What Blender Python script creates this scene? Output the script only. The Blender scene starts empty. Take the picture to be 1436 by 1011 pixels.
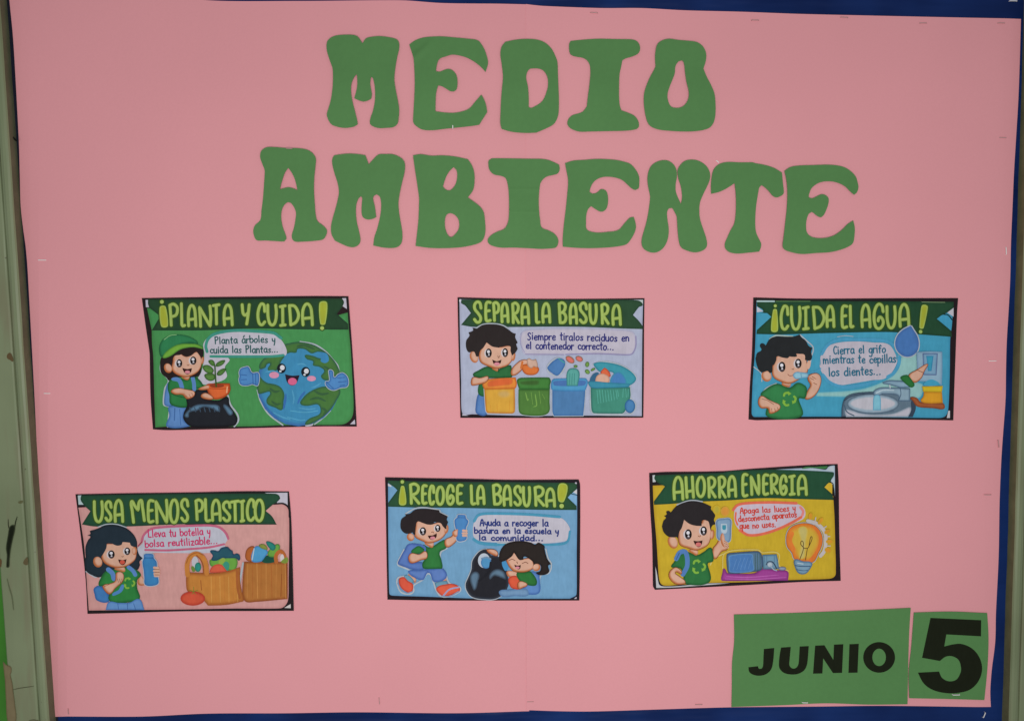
import bpy, math, random
import numpy as np
from mathutils import Vector, Matrix
from mathutils.geometry import delaunay_2d_cdt
random.seed(7)
S = bpy.context.scene
COL = S.collection

# ------------------------------------------------------------------ camera
PW, PH = 1436.0, 1011.0
FPX = 1100.0                       # focal length in photograph pixels
DIST, EYE = 1.10, 1.62             # metres from the board, height of the lens
YAW, PITCH = math.radians(1.5), math.radians(4.2)
fwd = Vector((math.sin(YAW)*math.cos(PITCH), math.cos(YAW)*math.cos(PITCH), -math.sin(PITCH)))
right = Vector((math.cos(YAW), -math.sin(YAW), 0))
up = right.cross(fwd)
cam_d = bpy.data.cameras.new('camera')
cam_d.sensor_width = 36; cam_d.lens = 36*FPX/PW; cam_d.clip_start = .02; cam_d.clip_end = 60
cam = bpy.data.objects.new('camera', cam_d); COL.objects.link(cam)
CAM = Vector((0, -DIST, EYE))
M = Matrix((right, up, -fwd)).transposed().to_4x4(); M.translation = CAM
cam.matrix_world = M
S.camera = cam

# ------------------------------------------------------------------ light
w = bpy.data.worlds.new('World'); S.world = w; w.use_nodes = True
bg = w.node_tree.nodes['Background']
bg.inputs[0].default_value = (.93, .97, 1.0, 1); bg.inputs[1].default_value = .256
def area(name, loc, target, sx, sy, power, col):
    l = bpy.data.lights.new(name, 'AREA'); l.shape = 'RECTANGLE'; l.size = sx; l.size_y = sy
    l.energy = power; l.color = col
    o = bpy.data.objects.new(name, l); COL.objects.link(o); o.location = loc
    o.rotation_euler = (Vector(target)-Vector(loc)).to_track_quat('-Z', 'Y').to_euler()
    return o
area('front_area_lamp', (0.03, -1.42, 1.38), (0.03, 0, 1.46), .9, .6, 12.6, (1.0, .98, .955))  # soft lamp added in front of the board to brighten its middle
S.view_settings.view_transform = 'Standard'; S.view_settings.look = 'None'
S.view_settings.exposure = 0; S.view_settings.gamma = 1

# ------------------------------------------------------------------ helpers
KI = 0.79                          # the same for felt-pen and print
KL = 0.76                          # how bright a white card is here; turns a seen colour into a base colour
def lin(c, k=None):
    k = k or KL
    out = []
    for v in c:
        v = v/255.0
        v = v/12.92 if v <= .04045 else ((v+.055)/1.055)**2.4
        out.append(min(v/k, .92))
    return tuple(out)

def plane_pt(px, py, d):
    """point of the board, d metres in front of its face, that photograph pixel (px, py) looks at"""
    v = fwd*FPX + right*(px-PW/2) + up*(PH/2-py)
    t = (-d-CAM.y)/v.y
    return CAM + v*t

def frame(ox, oy, s):
    def f(txt):
        out = []
        for tok in txt.split():
            c = tok.endswith('c'); tok = tok.rstrip('c')
            x, y = tok.split(',')
            out.append((ox+float(x)/s, oy+float(y)/s, c))
        return out
    f.o = (ox, oy, s)
    return f
PX = frame(0, 0, 1)

def spline(pts, closed=True, step=1.2):
    """Catmull-Rom through the points; a point marked c stays a corner"""
    P = [(p[0], p[1]) for p in pts]; C = [bool(p[2]) if len(p) > 2 else False for p in pts]
    n = len(P)
    if n < 3 and not closed:
        return P
    out = []
    segs = n if closed else n-1
    for i in range(segs):
        p1 = P[i]; p2 = P[(i+1) % n]
        p0 = P[(i-1) % n] if (closed or i > 0) else p1
        p3 = P[(i+2) % n] if (closed or i+2 < n) else p2
        L = math.hypot(p2[0]-p1[0], p2[1]-p1[1])
        if L < 1e-6: continue
        def tang(a, b, c_, corner, last):
            if corner: return ((c_[0]-b[0]), (c_[1]-b[1])) if not last else ((b[0]-a[0]), (b[1]-a[1]))
            tx, ty = c_[0]-a[0], c_[1]-a[1]
            tl = math.hypot(tx, ty) or 1
            l1 = math.hypot(b[0]-a[0], b[1]-a[1]); l2 = math.hypot(c_[0]-b[0], c_[1]-b[1])
            k = min(L, 1.6*min(l1, l2) if min(l1, l2) > 1e-6 else L)
            return (tx/tl*k, ty/tl*k)
        t1 = tang(p0, p1, p2, C[i], False) if (closed or i > 0) else (p2[0]-p1[0], p2[1]-p1[1])
        t2 = tang(p1, p2, p3, C[(i+1) % n], True) if (closed or i+2 < n) else (p2[0]-p1[0], p2[1]-p1[1])
        m = max(1, min(14, int(L/step)))
        for k in range(m):
            t = k/m
            h1 = 2*t**3-3*t*t+1; h2 = t**3-2*t*t+t; h3 = -2*t**3+3*t*t; h4 = t**3-t*t
            out.append((h1*p1[0]+h2*t1[0]+h3*p2[0]+h4*t2[0], h1*p1[1]+h2*t1[1]+h3*p2[1]+h4*t2[1]))
    if not closed: out.append(P[-1])
    return out

def inside(q, loops):
    x, y = q[:, 0][:, None], q[:, 1][:, None]
    r = np.zeros(len(q), bool)
    for L in loops:
        a = np.array(L); b = np.roll(a, -1, 0)
        cond = (a[:, 1] > y) != (b[:, 1] > y)
        with np.errstate(divide='ignore', invalid='ignore'):
            xi = (b[:, 0]-a[:, 0])*(y-a[:, 1])/(b[:, 1]-a[:, 1])+a[:, 0]
        r ^= (np.sum(cond & (x < xi), 1) % 2).astype(bool)
    return r
def dist(q, loops):
    best = np.full(len(q), 1e9)
    for L in loops:
        a = np.array(L); b = np.roll(a, -1, 0); d = b-a
        dd = (d**2).sum(1)+1e-12
        v = q[:, None, :]-a[None]
        t = np.clip((v*d).sum(2)/dd, 0, 1)
        e = v-t[..., None]*d
        best = np.minimum(best, np.sqrt((e**2).sum(2)).min(1))
    return best
def triangulate(loops, grid=None):
    """even-odd filled triangles of one or more loops, with optional inner grid points"""
    verts = []; edges = []
    for L in loops:
        k = len(verts); n = len(L)
        verts += [Vector((p[0], p[1])) for p in L]
        edges += [(k+i, k+(i+1) % n) for i in range(n)]
    if grid:
        A = np.array([p for L in loops for p in L]); lo = A.min(0); hi = A.max(0)
        gx, gy = np.meshgrid(np.arange(lo[0]+grid*.5, hi[0], grid), np.arange(lo[1]+grid*.5, hi[1], grid))
        q = np.stack([gx.ravel(), gy.ravel()], 1)
        if len(q):
            m = inside(q, loops)
            q = q[m]
            if len(q): q = q[dist(q, loops) > grid*.35]
            verts += [Vector(p) for p in q]
    ov, oe, of, _, _, _ = delaunay_2d_cdt(verts, edges, [], 0, 1e-5, False)
    V = np.array([(v.x, v.y) for v in ov])
    if not of: return V, []
    T = np.array([f for f in of if len(f) == 3])
    c = V[T].mean(1)
    return V, T[inside(c, loops)]

# ------------------------------------------------------------------ materials
def nodes(name):
    m = bpy.data.materials.new(name); m.use_nodes = True
    return m, m.node_tree.nodes, m.node_tree.links, m.node_tree.nodes['Principled BSDF']
def mottled(name, col, rough=.85, scale=6, amount=.06, bump=.0, bscale=300, spec=.2, fine=.02, sheen=0):
    m, N, L, b = nodes(name)
    tc = N.new('ShaderNodeTexCoord')
    n1 = N.new('ShaderNodeTexNoise'); n1.inputs['Scale'].default_value = scale; n1.inputs['Detail'].default_value = 3
    n2 = N.new('ShaderNodeTexNoise'); n2.inputs['Scale'].default_value = bscale; n2.inputs['Detail'].default_value = 2
    L.new(tc.outputs['Object'], n1.inputs['Vector']); L.new(tc.outputs['Object'], n2.inputs['Vector'])
    r1 = N.new('ShaderNodeMapRange'); r1.inputs[1].default_value = .3; r1.inputs[2].default_value = .7
    r1.inputs[3].default_value = 1-amount; r1.inputs[4].default_value = 1+amount
    L.new(n1.outputs['Fac'], r1.inputs[0])
    r2 = N.new('ShaderNodeMapRange'); r2.inputs[1].default_value = .3; r2.inputs[2].default_value = .7
    r2.inputs[3].default_value = 1-fine; r2.inputs[4].default_value = 1+fine
    L.new(n2.outputs['Fac'], r2.inputs[0])
    mu = N.new('ShaderNodeMath'); mu.operation = 'MULTIPLY'
    L.new(r1.outputs[0], mu.inputs[0]); L.new(r2.outputs[0], mu.inputs[1])
    vm = N.new('ShaderNodeVectorMath'); vm.operation = 'SCALE'; vm.inputs[0].default_value = col
    L.new(mu.outputs[0], vm.inputs['Scale'])
    L.new(vm.outputs[0], b.inputs['Base Color'])
    b.inputs['Roughness'].default_value = rough; b.inputs['Specular IOR Level'].default_value = spec
    if bump:
        bp = N.new('ShaderNodeBump'); bp.inputs['Strength'].default_value = bump; bp.inputs['Distance'].default_value = .001
        L.new(n2.outputs['Fac'], bp.inputs['Height']); L.new(bp.outputs[0], b.inputs['Normal'])
    return m
def ink_material():
    """marker and print colours carried by the drawing itself, with felt-pen streaks"""
    m, N, L, b = nodes('marker_ink')
    at = N.new('ShaderNodeAttribute'); at.attribute_name = 'ink'
    tc = N.new('ShaderNodeTexCoord')
    mp = N.new('ShaderNodeMapping'); mp.inputs['Scale'].default_value = (300, 300, 70); mp.inputs['Rotation'].default_value = (0, .5, 0)
    n = N.new('ShaderNodeTexNoise'); n.inputs['Scale'].default_value = 1; n.inputs['Detail'].default_value = 3
    n2 = N.new('ShaderNodeTexNoise'); n2.inputs['Scale'].default_value = 75; n2.inputs['Detail'].default_value = 2
    L.new(tc.outputs['Object'], mp.inputs[0]); L.new(mp.outputs[0], n.inputs['Vector']); L.new(tc.outputs['Object'], n2.inputs['Vector'])
    r = N.new('ShaderNodeMapRange'); r.inputs[1].default_value = .3; r.inputs[2].default_value = .7; r.inputs[3].default_value = .95; r.inputs[4].default_value = 1.05
    r2 = N.new('ShaderNodeMapRange'); r2.inputs[1].default_value = .3; r2.inputs[2].default_value = .7; r2.inputs[3].default_value = .95; r2.inputs[4].default_value = 1.05
    L.new(n.outputs['Fac'], r.inputs[0]); L.new(n2.outputs['Fac'], r2.inputs[0])
    mu = N.new('ShaderNodeMath'); mu.operation = 'MULTIPLY'; L.new(r.outputs[0], mu.inputs[0]); L.new(r2.outputs[0], mu.inputs[1])
    vm = N.new('ShaderNodeVectorMath'); vm.operation = 'SCALE'
    L.new(at.outputs['Color'], vm.inputs[0]); L.new(mu.outputs[0], vm.inputs['Scale']); L.new(vm.outputs[0], b.inputs['Base Color'])
    b.inputs['Roughness'].default_value = .7; b.inputs['Specular IOR Level'].default_value = .06
    return m
INK = ink_material()

def tag(o, label=None, cat=None, group=None, kind=None):
    if label: o['label'] = label
    if cat: o['category'] = cat
    if group: o['group'] = group
    if kind: o['kind'] = kind
    return o
def empty(name, loc):
    o = bpy.data.objects.new(name, None); COL.objects.link(o); o.location = loc; o.empty_display_size = .02
    return o
def link(name, me, mat, parent=None, loc=(0, 0, 0)):
    o = bpy.data.objects.new(name, me); COL.objects.link(o); me.materials.append(mat)
    o.location = loc
    if parent: o.parent = parent
    return o
def bump_name(n): return n

class Lay:
    """a flat piece laid on the board: turns photograph pixels into board points, slightly tipped if asked"""
    def __init__(s, centre, d, tip=(0, 0)):
        s.d = d; s.c = plane_pt(centre[0], centre[1], d); s.tip = tip
    def pt(s, x, y, h=0):
        p = plane_pt(x, y, s.d)-s.c
        p.y -= h + p.x*s.tip[0] + p.z*s.tip[1]
        return p

def cut_paper(name, outline, holes, lay, thick, mat, parent=None, loc=None, grid=14, wave=None):
    """sheet cut with scissors: face, cut edge and back"""
    loops = [outline]+holes
    V, T = triangulate(loops, grid)
    n = len(V)
    def P(v, h):
        p = lay.pt(v[0], v[1], h)
        if wave: p.y -= wave(v[0], v[1])
        return p
    verts = [P(v, thick) for v in V]+[P(v, 0) for v in V]
    faces = []
    for t in T:
        a, b, c = (int(i) for i in t)
        ab = V[b]-V[a]; ac = V[c]-V[a]
        if ab[0]*ac[1]-ab[1]*ac[0] > 0: a, b = b, a
        faces.append((a, c, b)); faces.append((a+n, b+n, c+n))
    cnt = {}
    for f in faces[::2]:
        for i in range(3):
            e = (f[i], f[(i+1) % 3]); cnt[e] = cnt.get(e, 0)+1
    for (i, j) in list(cnt):
        if (j, i) not in cnt: faces.append((j, i, i+n, j+n))
    me = bpy.data.meshes.new(name); me.from_pydata(verts, [], faces); me.update()
    # make every face look outward (towards the viewer for the front)
    import bmesh
    bm = bmesh.new(); bm.from_mesh(me); bmesh.ops.recalc_face_normals(bm, faces=bm.faces); bm.to_mesh(me); bm.free()
    return link(name, me, mat, parent, loc if loc is not None else (lay.c if parent is None else (0, 0, 0)))

LAYER = .000004
class Art:
    """print and marker drawing on a sheet, painted layer over layer"""
    def __init__(s, root, lay, base):
        s.root = root; s.lay = lay; s.h = base; s.cur = None
    def part(s, name, parent=None):
        s.flush()
        s.cur = dict(name=name, parent=parent or s.root, V=[], F=[], C=[])
        return s.cur
    def flush(s):
        c = s.cur
        if c and c['F']:
            me = bpy.data.meshes.new(c['name']); me.from_pydata(c['V'], [], c['F']); me.update()
            at = me.color_attributes.new('ink', 'FLOAT_COLOR', 'POINT')
            at.data.foreach_set('color', np.array([(*k, 1) for k in c['C']], dtype=np.float32).ravel())
            c['obj'] = link(c['name'], me, INK, c['parent'])
        s.cur = None
        return c and c.get('obj')
    def add(s, V, T, cols, h=None):
        if h is None:
            s.h += LAYER; h = [s.h]*len(V)
        c = s.cur; k = len(c['V'])
        c['V'] += [s.lay.pt(v[0], v[1], hh) for v, hh in zip(V, h)]
        for t in T:
            a, b, d = (int(i) for i in t)
            ab = (V[b][0]-V[a][0], V[b][1]-V[a][1]); ac = (V[d][0]-V[a][0], V[d][1]-V[a][1])
            if ab[0]*ac[1]-ab[1]*ac[0] > 0: b, d = d, b
            c['F'].append((k+a, k+b, k+d))
        c['C'] += cols
    def poly(s, pts, col, edge=None, w=4.0, off=(0, 0), holes=(), sharp=False, grid=1.4):
        L = [(p[0], p[1]) for p in pts] if sharp else spline(pts)
        loops = [L]+[spline(h) for h in holes]
        V, T = triangulate(loops, grid if edge else None)
        cl = np.array(lin(col, KI))
        if edge:
            ce = np.array(lin(edge, KI))
            q = V+np.array(off)
            d = dist(q, loops); d[~inside(q, loops)] = 0
            t = np.clip(d/w, 0, 1)[:, None]; t = t*t*(3-2*t)
            cols = [tuple(k) for k in (ce*(1-t)+cl*t)]
        else: cols = [tuple(cl)]*len(V)
        s.add(V, T, cols)
    def ell(s, F, cx, cy, rx, ry, col, rot=0, **k):
        ox, oy, sc = F.o; r = math.radians(rot)
        pts = []
        for i in range(20):
            a = i*math.tau/20; x = rx*math.cos(a); y = ry*math.sin(a)
            pts.append((ox+(cx+x*math.cos(r)-y*math.sin(r))/sc, oy+(cy+x*math.sin(r)+y*math.cos(r))/sc))
        s.poly(pts, col, sharp=True, **k)
    def line(s, pts, wd, col, closed=False, raw=False, wd2=None, taper=False):
        """pen stroke of width wd pixels"""
        P = list(pts) if raw else spline(pts, closed, 1.0)
        if closed: P = P+[P[0]]
        P = [p[:2] for p in P]
        Q = [P[0]]
        for p in P[1:]:
            if math.hypot(p[0]-Q[-1][0], p[1]-Q[-1][1]) > .15: Q.append(p)
        P = Q; n = len(P)
        if n < 2:
            P = [P[0], (P[0][0]+.2, P[0][1])]; n = 2
        V = []; T = []; H = []
        s.h += LAYER
        for i, p in enumerate(P):
            a = P[max(i-1, 0)]; b = P[min(i+1, n-1)]
            dx, dy = b[0]-a[0], b[1]-a[1]; l = math.hypot(dx, dy) or 1
            t = i/(n-1); ww = wd if wd2 is None else wd*(1-t)+wd2*t
            if taper: ww *= .35+.65*math.sin(math.pi*min(1, max(0, t)))**.5
            nx, ny = -dy/l*ww/2, dx/l*ww/2
            V += [(p[0]+nx, p[1]+ny), (p[0]-nx, p[1]-ny)]
            hh = s.h + LAYER*3*t
            H += [hh, hh]
            if i: k = 2*i; T += [(k-2, k-1, k+1), (k-2, k+1, k)]
        if not closed:
            for end in (0, n-1):
                p = P[end]; q = P[1] if end == 0 else P[n-2]
                ang = math.atan2(p[1]-q[1], p[0]-q[0]); ww = (wd if (end == 0 or wd2 is None) else wd2)/2*(.35 if taper else 1)
                k = len(V); hh = H[2*end]
                V.append(p); H.append(hh)
                for j in range(7):
                    a = ang-math.pi/2+j*math.pi/6
                    V.append((p[0]+ww*math.cos(a), p[1]+ww*math.sin(a))); H.append(hh)
                T += [(k, k+1+j, k+2+j) for j in range(6)]
        s.h += LAYER*3
        s.add(np.array(V), T, [lin(col, KI)]*len(V), H)

# ------------------------------------------------------------------ pen alphabet (x to the right, y down, unit box)
CAPS = {
 'A': ["0.05,1 0,.55 .1,.2 .45,0 .8,.15 .93,.5 1,1", ".06,.7 .96,.66"],
 'B': [".05,.04 .12,.5 .2,.95", ".05,.05 .5,0 .9,.12 .88,.3 .65,.44 .2,.5c .6,.48 .95,.62 1,.8 .75,.96 .2,.98"],
 'C': ["1,.36 .9,.06 .5,0 .12,.25 0,.6 .2,.93 .6,1 1,.86"],
 'D': ["0,.03 .08,.5 .15,1", "0,.03 .55,.06 .95,.35 1,.6 .7,.88 .15,1"],
 'E': ["1,.02 .4,.0 .1,.12 .03,.5 .1,.9 .35,1 1,.96", ".05,.48 .8,.45"],
 'G': ["1,.3 .85,.05 .45,0 .08,.25 0,.62 .2,.93 .55,1 .92,.88 1,.68 .7,.52 .5,.58 .45,.68"],
 'H': [".0,.03 .06,.5 .15,1", ".85,0 .92,.5 1,.98", ".1,.72 .95,.66"],
 'I': [".0,.05 1,.0", ".5,.04 .55,.95", ".1,1 1,.97"],
 'L': [".0,.0 .08,.5 .15,.92 .4,1 1,.97"],
 'M': [".15,1 .05,.5 0,.05 .25,.25 .5,.45c .7,.0 .85,.3 1,.92"],
 'N': [".1,1 .06,.5 0,.05c .45,.5 .95,1c 1,.5 .93,.0"],
 'O': ["@.5,0 .12,.2 0,.55 .15,.88 .5,1 .85,.86 1,.5 .88,.15"],
 'P': [".05,.05 .15,.5 .22,1", ".05,.05 .5,0 .92,.12 1,.3 .8,.52 .2,.6"],
 'R': [".05,.05 .12,.5 .15,1", ".05,.05 .5,0 .9,.12 .93,.3 .7,.48 .2,.56c .55,.75 1,1"],
 'S': ["1,.3 .85,.05 .45,0 .1,.14 .15,.36 .6,.56 .95,.76 .85,.96 .45,1 .08,.86"],
 'T': [".0,.05 1,.0", ".5,.04 .56,1"],
 'U': ["0,0 .04,.6 .25,.93 .6,1 .9,.8 1,.4 .93,0"],
 'Y': ["0,0 .12,.42 .4,.55 .75,.45", "1,0 .85,.5 .65,1"],
}
# handwriting: y = 0 baseline, 1 = x-height, ascender 1.7, descender -.7
LOW = {
 'a': (1.0, ["@.85,.85 .4,1 .05,.6 .1,.15 .45,0 .8,.3", ".85,.95 .85,.3 1,.0"]), 'b': (.95, ["0,1.7 .05,.05c .5,-.02 .9,.3 .8,.85 .4,1 .08,.7"]),
 'c': (.85, [".85,.8 .5,1 .1,.7 .1,.25 .45,0 .85,.15"]), 'd': (1.0, [".85,.85 .4,1 .05,.6 .1,.15 .45,0 .85,.25", ".88,1.7 .9,0"]),
 'e': (.9, [".1,.5 .8,.6 .7,.95 .4,1 .08,.6 .15,.15 .5,0 .85,.15"]), 'f': (.7, [".7,1.5 .45,1.7 .25,1.3 .25,0", ".0,.95 .6,1"]),
 'g': (.95, ["@.8,.9 .4,1 .05,.6 .15,.2 .5,.1 .8,.4", ".85,1 .85,-.2 .6,-.7 .1,-.55"]), 'h': (.9, ["0,1.7 .05,0", ".05,.6 .4,1 .75,.8 .8,0"]),
 'i': (.35, [".1,1 .15,0", ".1,1.4 .14,1.45"]), 'l': (.35, [".1,1.7 .15,0"]), 'm': (1.5, ["0,1 .05,0", ".05,.6 .35,1 .6,.8 .65,0", ".65,.6 1,1 1.25,.8 1.35,0"]),
 'n': (.9, ["0,1 .05,0", ".05,.6 .4,1 .72,.8 .78,0"]), 'o': (.95, ["@.45,1 .05,.6 .1,.15 .5,0 .85,.3 .85,.8"]),
 'p': (.95, ["0,1 .05,-.75", ".05,.7 .45,1 .85,.75 .8,.2 .4,0 .08,.15"]), 'q': (.95, ["@.8,.85 .4,1 .05,.6 .15,.1 .5,0 .8,.3", ".85,1 .9,-.75"]),
 'r': (.65, ["0,1 .05,0", ".05,.6 .3,.95 .65,.95"]), 's': (.75, [".7,.85 .4,1 .1,.8 .4,.5 .7,.25 .4,0 .05,.1"]),
 't': (.7, [".3,1.6 .3,.15 .5,0", "0,1.05 .65,1.1"]), 'u': (.9, ["0,1 .02,.3 .3,0 .7,.25", ".78,1 .8,0"]), 'v': (.8, ["0,1 .35,0c .75,1"]),
 'y': (.8, ["0,1 .1,.4 .4,.3 .7,.5", ".75,1 .7,0 .5,-.7"]), 'z': (.8, ["0,.95 .75,1c .05,0c .8,.05"]), '.': (.45, [".1,.02 .16,.06"]),
 '\u00e1': (1.0, ["@.85,.85 .4,1 .05,.6 .1,.15 .45,0 .8,.3", ".85,.95 .85,.3 1,.0", ".4,1.35 .7,1.75"]), ' ': (.75, []),
 'P': (1.0, [".05,1.7 .12,0", ".0,1.6 .5,1.75 .9,1.4 .6,.95 .12,.85"]), 'S': (.95, [".85,1.5 .5,1.7 .1,1.45 .4,.95 .8,.5 .5,0 .05,.15"]),
 'C': (.9, [".9,1.5 .5,1.7 .1,1.2 .1,.4 .45,0 .9,.2"]), 'L': (.9, ["0,1.7 .02,.05c .8,.0"]), 'A': (1.1, ["0,0 .3,1.3 .55,1.7 .8,1.3 1.0,0", ".15,.7 .95,.75"]),
}
def parse(t):
    closed = t.startswith('@'); t = t.lstrip('@')
    out = []
    for tok in t.split():
        c = tok.endswith('c'); x, y = tok.rstrip('c').split(',')
        out.append((float(x), float(y), c))
    return out, closed
LIME, LIME2, OLIVE = (150, 172, 88), (160, 182, 98), (52, 80, 30)
def title(art, F, spec, wd=4.2):
    """banner lettering: 'A 10,20,60,200' = letter and its box in the frame"""
    ox, oy, sc = F.o
    items = []
    for it in spec.split('|'):
        ch, b = it.split(); x0, x1, y0, y1 = (float(v) for v in b.split(','))
        m = wd*sc/2
        x0 += m; x1 -= m; y0 += m; y1 -= m
        for st in CAPS[ch]:
            pts, closed = parse(st)
            items.append(([(ox+(x0+(x1-x0)*p[0])/sc, oy+(y0+(y1-y0)*p[1])/sc, p[2]) for p in pts], closed))
    def run(fn):
        h0 = art.h
        for i, (pts, cl) in enumerate(items):
            art.h = h0+(i % 4)*5*LAYER; fn(pts, cl)
        art.h = h0+20*LAYER
    run(lambda p, cl: art.line(p, wd+3.0, OLIVE, closed=cl))
    run(lambda p, cl: art.line(p, wd, LIME, closed=cl))
    run(lambda p, cl: art.line([(q[0]-.35, q[1]-.35, q[2]) for q in p], wd*.35, LIME2, closed=cl))
def bang(art, F, body, cx, cy, r):
    b = F(body); c = (sum(p[0] for p in b)/4, sum(p[1] for p in b)/4)
    art.poly([(c[0]+(p[0]-c[0])*1.25, c[1]+(p[1]-c[1])*1.06) for p in b], OLIVE)
    art.ell(F, cx, cy, r+13, r+13, OLIVE)
    art.poly([(p[0], p[1], 0) for p in b], (158, 166, 56), edge=LIME2, w=2)
    art.ell(F, cx, cy, r, r, LIME2)
def hand(art, text, p0, p1, xh, wd, col):
    """handwritten line between two baseline points (pixels)"""
    tot = sum(LOW[c][0]+.28 for c in text)-.28
    dx, dy = p1[0]-p0[0], p1[1]-p0[1]; L = math.hypot(dx, dy); ux, uy = dx/L, dy/L
    k = L/tot; x = 0; rnd = random.Random(text); h0 = art.h; n = 0
    for ch in text:
        wch, sts = LOW[ch]
        j = rnd.uniform(-.08, .08); g = rnd.uniform(.94, 1.06)
        for st in sts:
            pts, cl = parse(st)
            q = []
            for p in pts:
                lx = (x+p[0])*k; ly = (p[1]*g+j)*xh
                q.append((p0[0]+ux*lx+uy*ly, p0[1]+uy*lx-ux*ly, p[2]))
            art.h = h0+(n % 5)*5*LAYER; n += 1
            art.line(q, wd*1.32, col, closed=cl)
        x += wch+.28
    art.h = h0+25*LAYER
def recycle(art, F, cx, cy, r, col=(125, 172, 66)):
    ox, oy, sc = F.o
    for k in range(3):
        a0 = math.radians(-145+120*k)
        pts = []
        for j, (aa, rr) in enumerate(((0, .95), (18, 1.1), (36, 1.06), (50, .98))):
            a = a0+math.radians(aa); pts.append((ox+(cx+r*rr*math.cos(a))/sc, oy+(cy+r*rr*math.sin(a))/sc, False))
        art.line(pts, .36*r/sc, col)
        a = a0+math.radians(66); b = a0+math.radians(48)
        art.poly([(ox+(cx+r*1.3*math.cos(b))/sc, oy+(cy+r*1.3*math.sin(b))/sc, True), (ox+(cx+r*.55*math.cos(b))/sc, oy+(cy+r*.55*math.sin(b))/sc, True),
                  (ox+(cx+r*.98*math.cos(a+.25))/sc, oy+(cy+r*.98*math.sin(a+.25))/sc, True)], col, sharp=True)
SKIN, RIM = (206, 162, 140), (176, 102, 58)
def skin(art, pts, off=(-.9, .9), w=2.6, line=True):
    art.poly(pts, SKIN, edge=RIM, w=w, off=off)
    if line: art.line(pts, .7, (112, 56, 36), closed=True)
def eye(art, F, cx, cy, rx, ry, rot=0, white=True):
    if white: art.ell(F, cx-rx*.32, cy+ry*.02, rx*1.2, ry*1.0, (198, 190, 194), rot)
    art.ell(F, cx, cy, rx*1.04, ry*1.04, (30, 25, 26), rot)
    art.ell(F, cx, cy+ry*.62, rx*.55, ry*.24, (84, 76, 80), rot)
    art.ell(F, cx-rx*.08, cy-ry*.32, rx*.5, ry*.36, (212, 210, 216), rot)
    art.ell(F, cx+rx*.05, cy+ry*.36, rx*.26, ry*.19, (205, 203, 210), rot)
def mouth(art, F, txt, tongue, tcol=(205, 130, 142)):
    art.poly(F(txt), (52, 24, 22))
    art.ell(F, *tongue, tcol)
def poster(name_label, outline, centre, tip, col=(40, 28, 31)):
    lay = Lay(centre, .0060, (tip[0]*.4, tip[1]*.4))
    root = empty('poster', lay.c); tag(root, name_label, 'poster', 'environment posters pinned on the pink paper')
    L = spline(outline, True, 4)
    cut_paper('paper_sheet', L, [], lay, .0004, PAPER, root, grid=None)
    art = Art(root, lay, .0004)
    art.part('border')
    art.poly(outline, col, edge=(34, 36, 34), w=2.2)
    # thin pale cut edge of the paper showing around the marker line
    return root, art
PAPER = mottled('white_paper', lin((196, 190, 196)), .8, 8, .03)
# ================================================================= board, wall and frame
def box(name, x0, x1, z0, z1, y0, y1, mat, parent=None, loc=(0, 0, 0)):
    v = [(x, y, z) for x in (x0, x1) for y in (y0, y1) for z in (z0, z1)]
    f = [(0, 1, 3, 2), (4, 6, 7, 5), (0, 4, 5, 1), (2, 3, 7, 6), (0, 2, 6, 4), (1, 5, 7, 3)]
    me = bpy.data.meshes.new(name); me.from_pydata(v, [], f); me.update()
    return link(name, me, mat, parent, loc)
C0 = plane_pt(PW/2, PH/2, 0)
WALLM = mottled('green_wall_paint', lin((62, 122, 42)), .7, 3, .1, .3, 60)
tag(box('wall', -3, 3, -.1, 3.4, .034, .2, WALLM), kind='structure')

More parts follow.
